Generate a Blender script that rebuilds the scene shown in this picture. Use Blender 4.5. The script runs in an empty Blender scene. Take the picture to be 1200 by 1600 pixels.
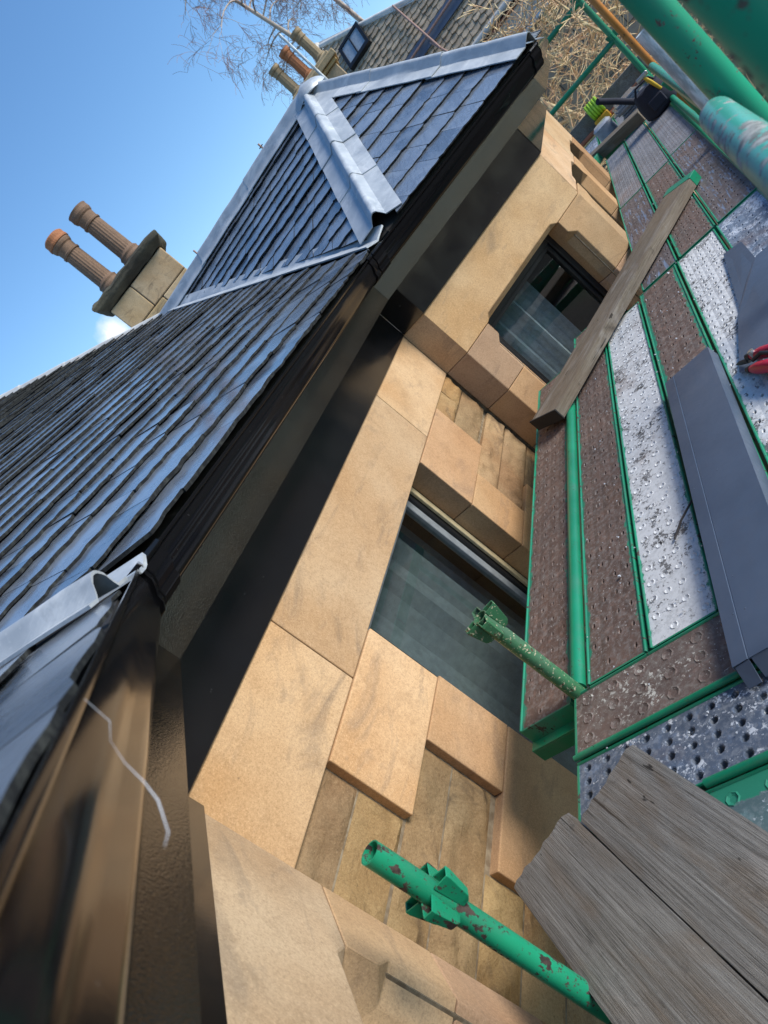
import bpy, bmesh, math, random
from mathutils import Vector, Matrix, noise
rnd = random.Random(11)
V3 = Vector
sc = bpy.context.scene
COL = sc.collection

# ------------------------------------------------------------------ camera
YAW, PIT, ROLL = math.radians(33.8994), math.radians(-13.3816), math.radians(-51.8947)
FPX = 1151.85
fw = V3((math.cos(YAW)*math.cos(PIT), math.sin(YAW)*math.cos(PIT), math.sin(PIT)))
r0 = fw.cross(V3((0, 0, 1))).normalized()
u0 = r0.cross(fw)
rt = math.cos(ROLL)*r0 + math.sin(ROLL)*u0
up = rt.cross(fw)
CAM = V3((0, 0, 1.25))
cam_d = bpy.data.cameras.new('camera')
cam = bpy.data.objects.new('camera', cam_d)
COL.objects.link(cam)
m = Matrix.Identity(4)
for i in range(3):
    m[i][0], m[i][1], m[i][2], m[i][3] = rt[i], up[i], -fw[i], CAM[i]
cam.matrix_world = m
cam_d.sensor_width = 36.0
cam_d.lens = FPX/1600*36.0
cam_d.clip_start, cam_d.clip_end = 0.02, 2000
cam_d.dof.use_dof = True
cam_d.dof.focus_distance = 2.6
cam_d.dof.aperture_fstop = 7.5
sc.camera = cam

# ------------------------------------------------------------------ world, sun, exposure
SUN = V3((0.14, -0.84, 0.50)).normalized()
world = bpy.data.worlds.new('World')
sc.world = world
world.use_nodes = True
wn = world.node_tree
wn.nodes.clear()
sky = wn.nodes.new('ShaderNodeTexSky')
sky.sky_type = 'NISHITA'
sky.sun_disc = False
sky.sun_elevation = math.asin(SUN.z)
sky.sun_rotation = math.atan2(SUN.x, SUN.y)
sky.air_density = 1.0
sky.dust_density = 0.05
sky.ozone_density = 3.6
bg = wn.nodes.new('ShaderNodeBackground')
bg.inputs['Strength'].default_value = 0.15
wo = wn.nodes.new('ShaderNodeOutputWorld')
# two small fair-weather clouds low above the roof
tcw = wn.nodes.new('ShaderNodeTexCoord')
hsv = wn.nodes.new('ShaderNodeHueSaturation'); hsv.inputs['Saturation'].default_value = 1.12; hsv.inputs['Value'].default_value = 1.04
wn.links.new(sky.outputs[0], hsv.inputs['Color'])
acc = hsv.outputs[0]
for az, el, rad in ((35.7, 10.2, 0.034),):
    dv = V3((math.cos(math.radians(az))*math.cos(math.radians(el)), math.sin(math.radians(az))*math.cos(math.radians(el)), math.sin(math.radians(el))))
    nz = wn.nodes.new('ShaderNodeTexNoise'); nz.inputs['Scale'].default_value = 38; nz.inputs['Detail'].default_value = 6; nz.inputs['Roughness'].default_value = 0.62
    wn.links.new(tcw.outputs['Generated'], nz.inputs['Vector'])
    ds = wn.nodes.new('ShaderNodeVectorMath'); ds.operation = 'DISTANCE'
    wn.links.new(tcw.outputs['Generated'], ds.inputs[0]); ds.inputs[1].default_value = dv
    mr = wn.nodes.new('ShaderNodeMapRange'); mr.inputs['From Min'].default_value = rad; mr.inputs['From Max'].default_value = 0.0
    wn.links.new(ds.outputs['Value'], mr.inputs['Value'])
    ml = wn.nodes.new('ShaderNodeMath'); ml.operation = 'MULTIPLY'
    wn.links.new(mr.outputs[0], ml.inputs[0]); wn.links.new(nz.outputs['Fac'], ml.inputs[1])
    m2 = wn.nodes.new('ShaderNodeMapRange'); m2.inputs['From Min'].default_value = 0.12; m2.inputs['From Max'].default_value = 0.40; m2.inputs['To Max'].default_value = 0.9 if rad > .03 else 0.3
    wn.links.new(ml.outputs[0], m2.inputs['Value'])
    mc = wn.nodes.new('ShaderNodeMix'); mc.data_type = 'RGBA'
    wn.links.new(m2.outputs[0], mc.inputs[0])
    wn.links.new(acc or sky.outputs[0], mc.inputs[6]); mc.inputs[7].default_value = (5.6, 5.7, 5.8, 1)
    acc = mc.outputs[2]
wn.links.new(acc, bg.inputs[0])
wn.links.new(bg.outputs[0], wo.inputs[0])
sun_d = bpy.data.lights.new('sun', 'SUN')
sun_d.energy = 3.7
sun_d.angle = math.radians(22)
sun_d.color = (1.0, 0.95, 0.87)
sun = bpy.data.objects.new('sun', sun_d)
COL.objects.link(sun)
sun.rotation_euler = (-SUN).to_track_quat('-Z', 'Y').to_euler()
sc.view_settings.view_transform = 'Standard'
sc.view_settings.look = 'None'
sc.view_settings.gamma = 1
sc.view_settings.use_curve_mapping = False
sc.view_settings.exposure = 0.45
sc.cycles.max_bounces = 8

# ------------------------------------------------------------------ materials
class N:
    """small node-tree writer"""
    def __init__(s, name):
        s.m = bpy.data.materials.new(name)
        s.m.use_nodes = True
        s.t = s.m.node_tree
        s.t.nodes.clear()
        s.out = s.t.nodes.new('ShaderNodeOutputMaterial')
        s.co = s.t.nodes.new('ShaderNodeTexCoord').outputs['Object']
        s.oi = s.t.nodes.new('ShaderNodeObjectInfo')
    def lk(s, a, b): s.t.links.new(a, b)
    def put(s, sock, v):
        if isinstance(v, bpy.types.NodeSocket): s.lk(v, sock)
        elif v is not None: sock.default_value = v
    def mapv(s, scale=(1, 1, 1), rot=(0, 0, 0), src=None, perobj=0.0):
        n = s.t.nodes.new('ShaderNodeMapping')
        src = src or s.co
        if perobj:
            a = s.t.nodes.new('ShaderNodeVectorMath'); a.operation = 'ADD'
            c = s.t.nodes.new('ShaderNodeCombineXYZ')
            k = s.math('MULTIPLY', s.oi.outputs['Random'], perobj)
            for i in range(3): s.lk(k, c.inputs[i])
            s.lk(src, a.inputs[0]); s.lk(c.outputs[0], a.inputs[1]); src = a.outputs[0]
        s.lk(src, n.inputs[0])
        n.inputs['Scale'].default_value = scale
        n.inputs['Rotation'].default_value = rot
        return n.outputs[0]
    def noise(s, scale, detail=4, rough=0.55, vec=None, dist=0.0):
        n = s.t.nodes.new('ShaderNodeTexNoise')
        s.lk(vec or s.co, n.inputs['Vector'])
        n.inputs['Scale'].default_value = scale
        n.inputs['Detail'].default_value = detail
        n.inputs['Roughness'].default_value = rough
        n.inputs['Distortion'].default_value = dist
        return n.outputs['Fac']
    def voro(s, scale, vec=None, feat='F1'):
        n = s.t.nodes.new('ShaderNodeTexVoronoi')
        n.feature = feat
        s.lk(vec or s.co, n.inputs['Vector'])
        n.inputs['Scale'].default_value = scale
        return n.outputs['Distance']
    def ramp(s, f, a, b, lo=0.0, hi=1.0):
        n = s.t.nodes.new('ShaderNodeMapRange')
        s.put(n.inputs['Value'], f)
        n.inputs['From Min'].default_value = a
        n.inputs['From Max'].default_value = b
        n.inputs['To Min'].default_value = lo
        n.inputs['To Max'].default_value = hi
        n.clamp = True
        return n.outputs[0]
    def math(s, op, a, b=None):
        n = s.t.nodes.new('ShaderNodeMath'); n.operation = op
        s.put(n.inputs[0], a); s.put(n.inputs[1], b)
        return n.outputs[0]
    def mix(s, f, a, b, mode='MIX'):
        n = s.t.nodes.new('ShaderNodeMix'); n.data_type = 'RGBA'; n.blend_type = mode
        s.put(n.inputs[0], f)
        s.put(n.inputs[6], a if not isinstance(a, tuple) else (*a, 1))
        s.put(n.inputs[7], b if not isinstance(b, tuple) else (*b, 1))
        return n.outputs[2]
    def xyz(s, src=None):
        n = s.t.nodes.new('ShaderNodeSeparateXYZ'); s.lk(src or s.co, n.inputs[0]); return n.outputs
    def bump(s, h, strength=0.3, dist=0.01, prev=None):
        n = s.t.nodes.new('ShaderNodeBump')
        n.inputs['Strength'].default_value = strength
        n.inputs['Distance'].default_value = dist
        s.lk(h, n.inputs['Height'])
        if prev: s.lk(prev, n.inputs['Normal'])
        return n.outputs[0]
    def done(s, col, rough=0.6, metal=0.0, nrm=None, spec=0.5, coat=0.0, coat_r=0.05):
        b = s.t.nodes.new('ShaderNodeBsdfPrincipled')
        s.put(b.inputs['Base Color'], (*col, 1) if isinstance(col, tuple) else col)
        s.put(b.inputs['Roughness'], rough)
        s.put(b.inputs['Metallic'], metal)
        s.put(b.inputs['Specular IOR Level'], spec)
        b.inputs['Coat Weight'].default_value = coat
        b.inputs['Coat Roughness'].default_value = coat_r
        if nrm: s.lk(nrm, b.inputs['Normal'])
        s.lk(b.outputs[0], s.out.inputs[0])
        return s.m

def stone(name, a, b, stain, rough_face=0.0, stain_amt=0.5, var=0.25):
    n = N(name)
    v = n.mapv(perobj=37.0)
    big = n.noise(2.2, 3, 0.5, v)
    c = n.mix(n.ramp(big, 0.35, 0.65), a, b)
    mid = n.noise(9, 5, 0.6, v, 0.6)
    bed = n.noise(3.0, 4, 0.6, n.mapv((1.0, 1.0, 2.8), (0, 0.25, 0), perobj=21.0), 1.2)
    c = n.mix(n.ramp(bed, 0.56, 0.80, 0, stain_amt), c, stain)
    c = n.mix(n.ramp(mid, 0.5, 0.75, 0, 0.35), c, tuple(x*0.62 for x in a))
    grain = n.noise(260, 2, 0.7, v)
    c = n.mix(n.ramp(grain, 0.55, 0.75, 0, 0.38), c, tuple(min(1, x*1.45) for x in b))
    c = n.mix(n.ramp(grain, 0.46, 0.30, 0, 0.40), c, tuple(x*0.45 for x in a))
    g2 = n.noise(115, 3, 0.7, v)
    c = n.mix(n.ramp(g2, 0.50, 0.72, 0, 0.42), c, tuple(x*0.55 for x in a))
    c = n.mix(n.ramp(g2, 0.45, 0.28, 0, 0.30), c, tuple(min(1, x*1.3) for x in b))
    smut = n.noise(1.3, 6, 0.72, n.mapv((1, 1, 1.7), (0, 0.4, 0), perobj=61.0), 1.5)
    c = n.mix(n.ramp(smut, 0.60, 0.74, 0, stain_amt*0.75), c, tuple(x*0.8 for x in stain))
    pit = n.noise(38, 3, 0.6, v)
    c = n.mix(n.ramp(pit, 0.70, 0.78, 0, 0.5), c, tuple(x*0.35 for x in stain))
    sh = n.ramp(n.oi.outputs['Random'], 0, 1, 1-var, 1+var*0.4)
    hs = n.t.nodes.new('ShaderNodeHueSaturation')
    n.lk(c, hs.inputs['Color']); n.lk(sh, hs.inputs['Value'])
    r2 = n.math('FRACT', n.math('MULTIPLY', n.oi.outputs['Random'], 7.31))
    n.lk(n.ramp(r2, 0, 1, 0.4945, 0.5035), hs.inputs['Hue']); n.lk(n.ramp(n.math('FRACT', n.math('MULTIPLY', r2, 5.7)), 0, 1, 0.90, 1.08), hs.inputs['Saturation'])
    bm = n.bump(grain, 0.35, 0.002)
    bm = n.bump(mid, min(1, 0.25 + rough_face), 0.008 if rough_face < 1 else 0.016, bm)
    return n.done(hs.outputs[0], 0.88, nrm=bm, spec=0.25)

M = {}
M['dressed'] = stone('dressed_sandstone', (0.47, 0.292, 0.150), (0.565, 0.400, 0.242), (0.21, 0.160, 0.115), 0.0, 0.8, 0.18)
M['dressed_b'] = stone('dressed_sandstone_orange', (0.435, 0.255, 0.125), (0.515, 0.335, 0.185), (0.22, 0.150, 0.10), 0.0, 0.75, 0.2)
M['rock'] = stone('rock_faced_sandstone', (0.29, 0.165, 0.072), (0.41, 0.285, 0.145), (0.085, 0.06, 0.042), 1.3, 1.0, 0.28)
M['oldstone'] = stone('weathered_sandstone', (0.40, 0.27, 0.13), (0.47, 0.36, 0.215), (0.045, 0.04, 0.033), 0.6, 1.0, 0.35)
M['farstone'] = stone('neighbour_sandstone', (0.33, 0.265, 0.19), (0.40, 0.33, 0.24), (0.19, 0.16, 0.125), 0.3, 0.6, 0.25)
M['capstone'] = stone('mossy_cap_stone', (0.055, 0.05, 0.038), (0.13, 0.12, 0.08), (0.015, 0.015, 0.013), 0.9, 0.9, 0.2)
n = N('lime_mortar'); M['mortar'] = n.done(n.mix(n.ramp(n.noise(30), 0.4, 0.6), (0.27, 0.215, 0.145), (0.17, 0.125, 0.08)), 0.95, spec=0.1)

def slate_mat(name, base, light, gloss, wet=0.0):
    n = N(name)
    v = n.mapv(perobj=50.0)
    c = n.mix(n.ramp(n.oi.outputs['Random'], 0, 1), base, light)
    k = n.noise(6, 4, 0.6, v)
    c = n.mix(n.ramp(k, 0.45, 0.75, 0, 0.6), c, tuple(x*1.6 for x in light))
    l = n.noise(42, 3, 0.6, v)
    c = n.mix(n.ramp(l, 0.69, 0.74, 0, 0.55), c, (0.30, 0.31, 0.27))
    g = n.noise(14, 5, 0.65, n.mapv((1, 4, 1), perobj=9.0), 0.8)
    r = n.ramp(k, 0.3, 0.7, gloss, gloss+0.22)
    bm = n.bump(g, 0.65, 0.008, n.bump(n.noise(5, 3, 0.5, v), 0.35, 0.03))
    return n.done(c, r, nrm=bm, spec=0.9, coat=wet, coat_r=0.16)
M['slate'] = slate_mat('wet_blue_slate', (0.060, 0.073, 0.096), (0.165, 0.190, 0.228), 0.17, 1.0)
n = N('shaded_broken_slate_edge'); M['slate_edge_shade'] = n.done(n.mix(n.ramp(n.noise(60, 3, 0.6), 0.45, 0.65), (0.016, 0.017, 0.018), (0.045, 0.048, 0.045)), 0.9, spec=0.2)  # dark tone puts the shade on the slate edges into the colour
M['slate_old'] = slate_mat('brown_grey_slate', (0.29, 0.225, 0.15), (0.42, 0.335, 0.23), 0.6)
n = N('sheet_lead')
k = n.noise(7, 4, 0.6); f2 = n.noise(70, 3, 0.6)
c = n.mix(n.ramp(k, 0.35, 0.7), (0.34, 0.37, 0.395), (0.46, 0.49, 0.515))
ox = n.noise(3, 6, 0.7, n.mapv((1, 1, 2.5)), 1.0)
c = n.mix(n.ramp(ox, 0.52, 0.66, 0, 0.5), c, (0.68, 0.69, 0.68))
c = n.mix(n.ramp(n.noise(11, 5, 0.7), 0.58, 0.7, 0, 0.45), c, (0.24, 0.26, 0.28))
c = n.mix(n.ramp(f2, 0.62, 0.72, 0, 0.35), c, (0.60, 0.61, 0.60))
M['lead'] = n.done(c, n.ramp(k, 0.3, 0.7, 0.42, 0.62), 0.25, n.bump(k, 0.35, 0.01, n.bump(f2, 0.15, 0.002)), 0.5)
n = N('pale_cream_lead')
M['lead_pale'] = n.done(n.mix(n.ramp(n.noise(8), 0.4, 0.6), (0.52, 0.50, 0.46), (0.62, 0.60, 0.56)), 0.6, 0.1)  # cream of the sunlit verge put into the lead colour

def gloss_black(name, rough, orange, base=(0.006, 0.006, 0.007), dust=(0.10, 0.10, 0.10), spec=0.8):
    n = N(name)
    k = n.noise(300, 2, 0.5); d = n.noise(60, 4, 0.6); b = n.noise(1.4, 2, 0.5); sc_ = n.noise(40, 2, 0.5, n.mapv((0.05, 1, 1)))
    c = n.mix(n.ramp(d, 0.70, 0.74, 0, 0.4), base, dust)
    c = n.mix(n.ramp(n.noise(3.5, 5, 0.65), 0.5, 0.72, 0, 0.55), c, tuple(0.38*q for q in dust)) if base[0] > 0.01 else c
    bm = n.bump(k, orange, 0.0015, n.bump(b, 0.25, 0.02))
    return n.done(c, n.ramp(n.noise(5), 0.35, 0.65, rough, rough+0.08), nrm=bm, spec=spec)
M['gutter'] = gloss_black('black_gloss_gutter', 0.07, 0.02, spec=0.18)
M['paint'] = gloss_black('black_gloss_brown_reflection', 0.08, 0.35, (0.0105, 0.0085, 0.0065), (0.055, 0.038, 0.022))  # brown reflections put into the base colour and, with dust, the patches
M['frieze'] = gloss_black('black_gloss_frieze', 0.10, 0.06)  # same woodwork kept blacker: its dark reflection put into the colour

def tube_mat(name, paint, chip_col, amount, dust=None):
    n = N(name)
    v = n.mapv(perobj=13.0)
    a = n.noise(26, 5, 0.62, n.mapv((1.0, 1.0, 0.6), perobj=13.0))
    c = n.mix(n.ramp(n.noise(4, 3, 0.5, v), 0.3, 0.7), paint, tuple(x*0.72 for x in paint))
    fine = n.noise(75, 4, 0.7, v)
    chip = n.math('MAXIMUM', n.ramp(a, amount, amount+0.02), n.math('MULTIPLY', n.ramp(fine, 0.60, 0.63), n.ramp(a, amount-0.16, amount-0.08)))
    fade = n.noise(7, 5, 0.7, n.mapv((1, 1, 0.4), perobj=3.0))
    c = n.mix(n.ramp(fade, 0.5, 0.72, 0, 0.45), c, tuple(0.25*x+0.10 for x in paint))
    ch = n.mix(n.ramp(n.noise(60, 3, 0.6, v), 0.4, 0.6), chip_col, tuple(x*0.4 for x in chip_col))
    c = n.mix(chip, c, ch)
    if dust:
        c = n.mix(n.ramp(n.noise(95, 3, 0.7, v), dust, dust+0.04), c, (0.55, 0.48, 0.33))
    bm = n.bump(chip, -0.5, 0.0012)
    return n.done(c, n.ramp(chip, 0, 1, 0.36, 0.85), nrm=bm)
M['green'] = tube_mat('chipped_green_paint', (0.012, 0.30, 0.15), (0.075, 0.05, 0.04), 0.575)
M['green_clean'] = tube_mat('green_paint', (0.008, 0.235, 0.115), (0.10, 0.055, 0.035), 0.70)
M['green_spotted'] = tube_mat('rust_spotted_green_paint', (0.010, 0.34, 0.185), (0.16, 0.09, 0.08), 0.60)
M['teal_worn'] = tube_mat('worn_teal_paint', (0.055, 0.36, 0.27), (0.30, 0.31, 0.29), 0.52)
M['green_dusty'] = tube_mat('dusty_green_paint', (0.045, 0.17, 0.075), (0.10, 0.06, 0.03), 0.62, 0.60)
M['orange'] = tube_mat('orange_paint', (0.55, 0.20, 0.025), (0.12, 0.06, 0.03), 0.66)
M['rust'] = tube_mat('rusty_red_paint', (0.36, 0.12, 0.055), (0.10, 0.05, 0.03), 0.62)
n = N('worn_galvanised_steel'); k = n.noise(45, 4, 0.6, n.mapv((1, 1, 0.25)))
M['galv'] = n.done(n.mix(n.ramp(k, 0.42, 0.6), (0.66, 0.69, 0.69), (0.34, 0.37, 0.37)), 0.5, 0.15, n.bump(k, 0.4, 0.003))

def deck_mat(name, base, spat_col, spat, edge_green, streak=0.0):
    """painted, worn, paint-splashed steel; local x runs along the board, local y across it"""
    n = N(name)
    v = n.mapv(perobj=71.0)
    x, y, z = n.xyz()
    big = n.noise(5, 4, 0.6, v)
    c = n.mix(n.ramp(big, 0.35, 0.65), base, tuple(q*0.66 for q in base))
    med = n.noise(28, 4, 0.65, v)
    c = n.mix(n.ramp(med, 0.54, 0.68, 0, 0.7), c, tuple(q*1.7 for q in base))
    s1 = n.noise(11, 6, 0.75, v)
    fine = n.noise(85, 3, 0.65, v)
    sp = n.math('ADD', n.math('MULTIPLY', s1, 0.62), n.math('MULTIPLY', fine, 0.38))
    m1 = n.ramp(sp, spat, spat+0.035)
    dots = n.ramp(n.noise(150, 2, 0.5, v), 0.68, 0.71)
    m1 = n.math('MAXIMUM', m1, n.math('MULTIPLY', dots, n.ramp(n.noise(4, 2, 0.5, v), 0.4, 0.6)))
    c = n.mix(m1, c, spat_col)
    grit = n.noise(55, 5, 0.75, v)
    c = n.mix(n.ramp(grit, 0.46, 0.66, 0, 0.5), c, tuple(0.55*q for q in spat_col))
    c = n.mix(n.ramp(n.noise(19, 6, 0.75, v), 0.56, 0.70, 0, 0.55), c, tuple(0.8*q for q in base))
    if streak:
        st = n.noise(10, 4, 0.6, n.mapv((0.6, 7, 1), (0, 0, 0.5), perobj=11.0))
        c = n.mix(n.ramp(st, 0.55, 0.62, 0, streak), c, (0.16, 0.21, 0.30))
    # green paint that survives along the long edges
    ay = n.math('ABSOLUTE', y)
    jag = n.noise(34, 4, 0.7, n.mapv((0.55, 1, 1), perobj=29.0))
    e = n.math('ADD', ay, n.math('MULTIPLY', n.math('SUBTRACT', jag, 0.5), 0.055))
    c = n.mix(n.ramp(e, edge_green, edge_green+0.006), c, (0.018, 0.215, 0.125))
    rust = n.noise(3.2, 6, 0.72, v)
    c = n.mix(n.ramp(rust, 0.55, 0.70, 0, 0.55), c, (0.135, 0.066, 0.036))
    dirt = n.noise(17, 5, 0.7, v)
    c = n.mix(n.ramp(dirt, 0.64, 0.72, 0, 0.7), c, (0.045, 0.035, 0.03))
    return n.done(c, n.ramp(big, 0.3, 0.7, 0.58, 0.85), nrm=n.bump(med, 0.35, 0.002, n.bump(m1, 0.3, 0.001)))
M['deck_brown'] = deck_mat('worn_brown_steel_deck', (0.130, 0.080, 0.060), (0.50, 0.47, 0.43), 0.66, 0.090)
M['deck_brown_splash'] = deck_mat('splashed_brown_steel_deck', (0.138, 0.094, 0.076), (0.52, 0.49, 0.42), 0.565, 0.103)
M['deck_white'] = deck_mat('whitened_steel_deck', (0.13, 0.125, 0.12), (0.62, 0.62, 0.61), 0.43, 0.099)
M['deck_blue'] = deck_mat('blue_grey_steel_deck', (0.105, 0.135, 0.185), (0.62, 0.64, 0.66), 0.545, 0.108)
M['deck_frost'] = deck_mat('streaky_blue_steel_deck', (0.15, 0.195, 0.265), (0.52, 0.57, 0.64), 0.525, 0.110)
M['deck_greenish'] = deck_mat('green_grey_steel_deck', (0.10, 0.16, 0.16), (0.45, 0.50, 0.50), 0.58, 0.055)
M['deck_grey'] = deck_mat('plain_grey_steel_deck', (0.20, 0.20, 0.215), (0.42, 0.43, 0.45), 0.60, 0.106)
M['deck_mixed'] = deck_mat('brown_and_blue_steel_deck', (0.115, 0.085, 0.078), (0.42, 0.42, 0.42), 0.64, 0.110, 0.9)
M['deck_green'] = tube_mat('deck_edge_green', (0.010, 0.255, 0.13), (0.08, 0.06, 0.045), 0.63)

def timber(name, a, b, dark):
    n = N(name)
    wv = n.mapv((0.55, 17, 12), perobj=19.0)
    g = n.noise(5, 7, 0.7, wv, 0.5)
    g2 = n.noise(26, 4, 0.7, n.mapv((0.25, 18, 12), perobj=7.0))
    knot = n.noise(2.2, 3, 0.5, n.mapv((0.8, 2.6, 2), perobj=3.0), 1.0)
    c = n.mix(n.ramp(g, 0.35, 0.66), a, b)
    c = n.mix(n.ramp(knot, 0.52, 0.75, 0, 0.5), c, tuple(0.5*p+0.5*q for p, q in zip(a, dark)))
    c = n.mix(n.ramp(g2, 0.52, 0.66, 0, 0.75), c, dark)
    crack = n.noise(4, 4, 0.6, n.mapv((0.35, 22, 9), perobj=31.0), 0.3)
    c = n.mix(n.ramp(crack, 0.665, 0.685, 0, 0.9), c, tuple(0.3*q for q in dark))
    warm = n.noise(3, 4, 0.6, n.mapv((0.7, 2.2, 2), perobj=41.0), 0.8)
    c = n.mix(n.ramp(warm, 0.50, 0.66, 0, 0.5), c, (0.155, 0.108, 0.068))
    pale = n.noise(4.2, 5, 0.65, n.mapv((0.6, 3, 2), perobj=17.0), 0.5)
    c = n.mix(n.ramp(pale, 0.56, 0.70, 0, 0.5), c, (0.34, 0.31, 0.275))
    blot = n.noise(7, 5, 0.65, n.mapv(perobj=5.0))
    c = n.mix(n.ramp(blot, 0.60, 0.74, 0, 0.75), c, tuple(x*0.45 for x in dark))
    c = n.mix(n.ramp(n.noise(80, 3, 0.7), 0.72, 0.75, 0, 0.7), c, (0.5, 0.47, 0.42))
    hole = n.noise(16, 3, 0.6, n.mapv((0.5, 1.6, 1), perobj=23.0))
    c = n.mix(n.ramp(hole, 0.70, 0.72, 0, 0.85), c, tuple(0.35*q for q in dark))
    return n.done(c, 0.85, nrm=n.bump(g2, 0.8, 0.003, n.bump(g, 0.6, 0.006)), spec=0.25)
M['timber'] = timber('grey_weathered_timber', (0.142, 0.129, 0.112), (0.262, 0.246, 0.220), (0.045, 0.038, 0.031))
M['timber_brown'] = timber('brown_weathered_timber', (0.135, 0.108, 0.078), (0.225, 0.185, 0.14), (0.055, 0.04, 0.03))
n = N('anthracite_coated_steel'); k = n.noise(30, 4, 0.7)
drop = n.ramp(n.voro(42), 0.0, 0.13, 1, 0)
drop = n.math('MULTIPLY', drop, n.ramp(n.noise(6), 0.52, 0.6))
M['anthracite'] = n.done(n.mix(n.ramp(n.noise(4, 4, 0.6), 0.35, 0.7), (0.062, 0.082, 0.118), (0.078, 0.102, 0.145)), n.ramp(k, 0.4, 0.7, 0.34, 0.5), nrm=n.bump(drop, 0.6, 0.002))
def plain(name, col, rough=0.5, metal=0.0, spec=0.5):
    n = N(name); k = n.noise(24, 4, 0.6)
    c = n.mix(n.ramp(k, 0.35, 0.65), col, tuple(x*0.75 for x in col))
    return n.done(c, rough, metal, n.bump(k, 0.15, 0.003), spec)
M['frame_black'] = plain('black_window_frame', (0.012, 0.012, 0.013), 0.35)
M['sash_grey'] = plain('grey_window_sash', (0.22, 0.24, 0.25), 0.4)
M['mastic'] = plain('cream_mastic', (0.60, 0.48, 0.27), 0.7)
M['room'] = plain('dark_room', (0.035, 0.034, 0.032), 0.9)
M['curtain'] = plain('pale_curtain', (0.55, 0.57, 0.60), 0.8)
M['blind'] = plain('grey_net_blind', (0.21, 0.225, 0.23), 0.8)
M['navy'] = plain('navy_canvas', (0.012, 0.014, 0.028), 0.85)
M['yellow'] = plain('yellow_plastic', (0.62, 0.40, 0.03), 0.4)
M['red'] = plain('red_plastic', (0.52, 0.015, 0.045), 0.35)
M['blackp'] = plain('black_rubber', (0.015, 0.015, 0.016), 0.55)
M['steel'] = plain('bright_steel', (0.5, 0.5, 0.5), 0.3, 0.9)
M['rod'] = plain('rusty_dark_rod', (0.06, 0.05, 0.045), 0.6, 0.4)
M['gold_leaf'] = plain('golden_leaf', (0.62, 0.42, 0.10), 0.7)
M['lime'] = plain('lime_green_webbing', (0.36, 0.62, 0.03), 0.5)
M['film'] = plain('clear_film_wrap', (0.42, 0.43, 0.46), 0.18)
M['amber'] = plain('amber_strap', (0.70, 0.34, 0.02), 0.5)
M['sunlit_ground'] = plain('sunlit_ground_yellow', (0.62, 0.46, 0.20), 0.8)
M['roof_glass'] = plain('sky_lit_roof_glass', (0.30, 0.36, 0.42), 0.08)
M['farmortar'] = plain('dark_mortar', (0.10, 0.085, 0.065), 0.95)
M['terracotta'] = plain('terracotta_pot', (0.19, 0.115, 0.07), 0.8)
M['terracotta_red'] = plain('red_terracotta_pot', (0.36, 0.14, 0.055), 0.8)
M['buff'] = plain('buff_clay_pot', (0.30, 0.225, 0.13), 0.8)
M['white'] = plain('white_board', (0.55, 0.53, 0.49), 0.6)
M['soot'] = plain('soot_black', (0.02, 0.018, 0.016), 0.9)
M['copper'] = plain('weathered_pink_pipe', (0.36, 0.22, 0.17), 0.5)
n = N('bark_and_twig'); M['twig'] = n.done(n.mix(n.ramp(n.noise(9), 0.4, 0.6), (0.80, 0.64, 0.36), (0.56, 0.34, 0.19)), 0.85)
n = N('birch_bark'); M['birch'] = n.done(n.mix(n.ramp(n.noise(5, 4, 0.6, n.mapv((1, 1, 0.3))), 0.5, 0.62), (0.50, 0.42, 0.35), (0.17, 0.12, 0.10)), 0.8)
n = N('birch_twig'); M['birch_twig'] = n.done((0.24, 0.145, 0.12), 0.85)
n = N('garden_ground')
c = n.mix(n.ramp(n.noise(0.8, 5, 0.6), 0.4, 0.6), (0.045, 0.034, 0.022), (0.08, 0.058, 0.034))
c = n.mix(n.ramp(n.noise(0.25, 4, 0.6), 0.5, 0.62), c, (0.055, 0.075, 0.025))
M['ground'] = n.done(c, 0.95, nrm=n.bump(n.noise(6, 5, 0.7), 0.6, 0.08))
n = N('brown_reflection_bank')
c = n.mix(n.ramp(n.noise(1.4, 6, 0.7), 0.4, 0.6), (0.22, 0.145, 0.078), (0.115, 0.072, 0.040))
c = n.mix(n.ramp(n.noise(0.33, 4, 0.6), 0.46, 0.56), c, (0.022, 0.026, 0.018))
M['bank'] = n.done(c, 0.95, nrm=n.bump(n.noise(5, 6, 0.7), 0.8, 0.2))
def glass_mat():
    m = bpy.data.materials.new('window_glass'); m.use_nodes = True
    t = m.node_tree; t.nodes.clear()
    o = t.nodes.new('ShaderNodeOutputMaterial'); mx = t.nodes.new('ShaderNodeMixShader')
    tr = t.nodes.new('ShaderNodeBsdfTransparent'); tr.inputs[0].default_value = (0.80, 0.85, 0.85, 1)
    gl = t.nodes.new('ShaderNodeBsdfGlossy'); gl.inputs['Roughness'].default_value = 0.015
    fr = t.nodes.new('ShaderNodeFresnel'); fr.inputs['IOR'].default_value = 2.1
    ge = t.nodes.new('ShaderNodeNewGeometry'); mu = t.nodes.new('ShaderNodeMath'); mu.operation = 'MULTIPLY'; iv = t.nodes.new('ShaderNodeMath'); iv.operation = 'SUBTRACT'
    iv.inputs[0].default_value = 1.0; t.links.new(ge.outputs['Backfacing'], iv.inputs[1])
    t.links.new(fr.outputs[0], mu.inputs[0]); t.links.new(iv.outputs[0], mu.inputs[1]); t.links.new(mu.outputs[0], mx.inputs[0]); t.links.new(tr.outputs[0], mx.inputs[1])
    t.links.new(gl.outputs[0], mx.inputs[2]); t.links.new(mx.outputs[0], o.inputs[0])
    return m
M['glass'] = glass_mat()

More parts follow.
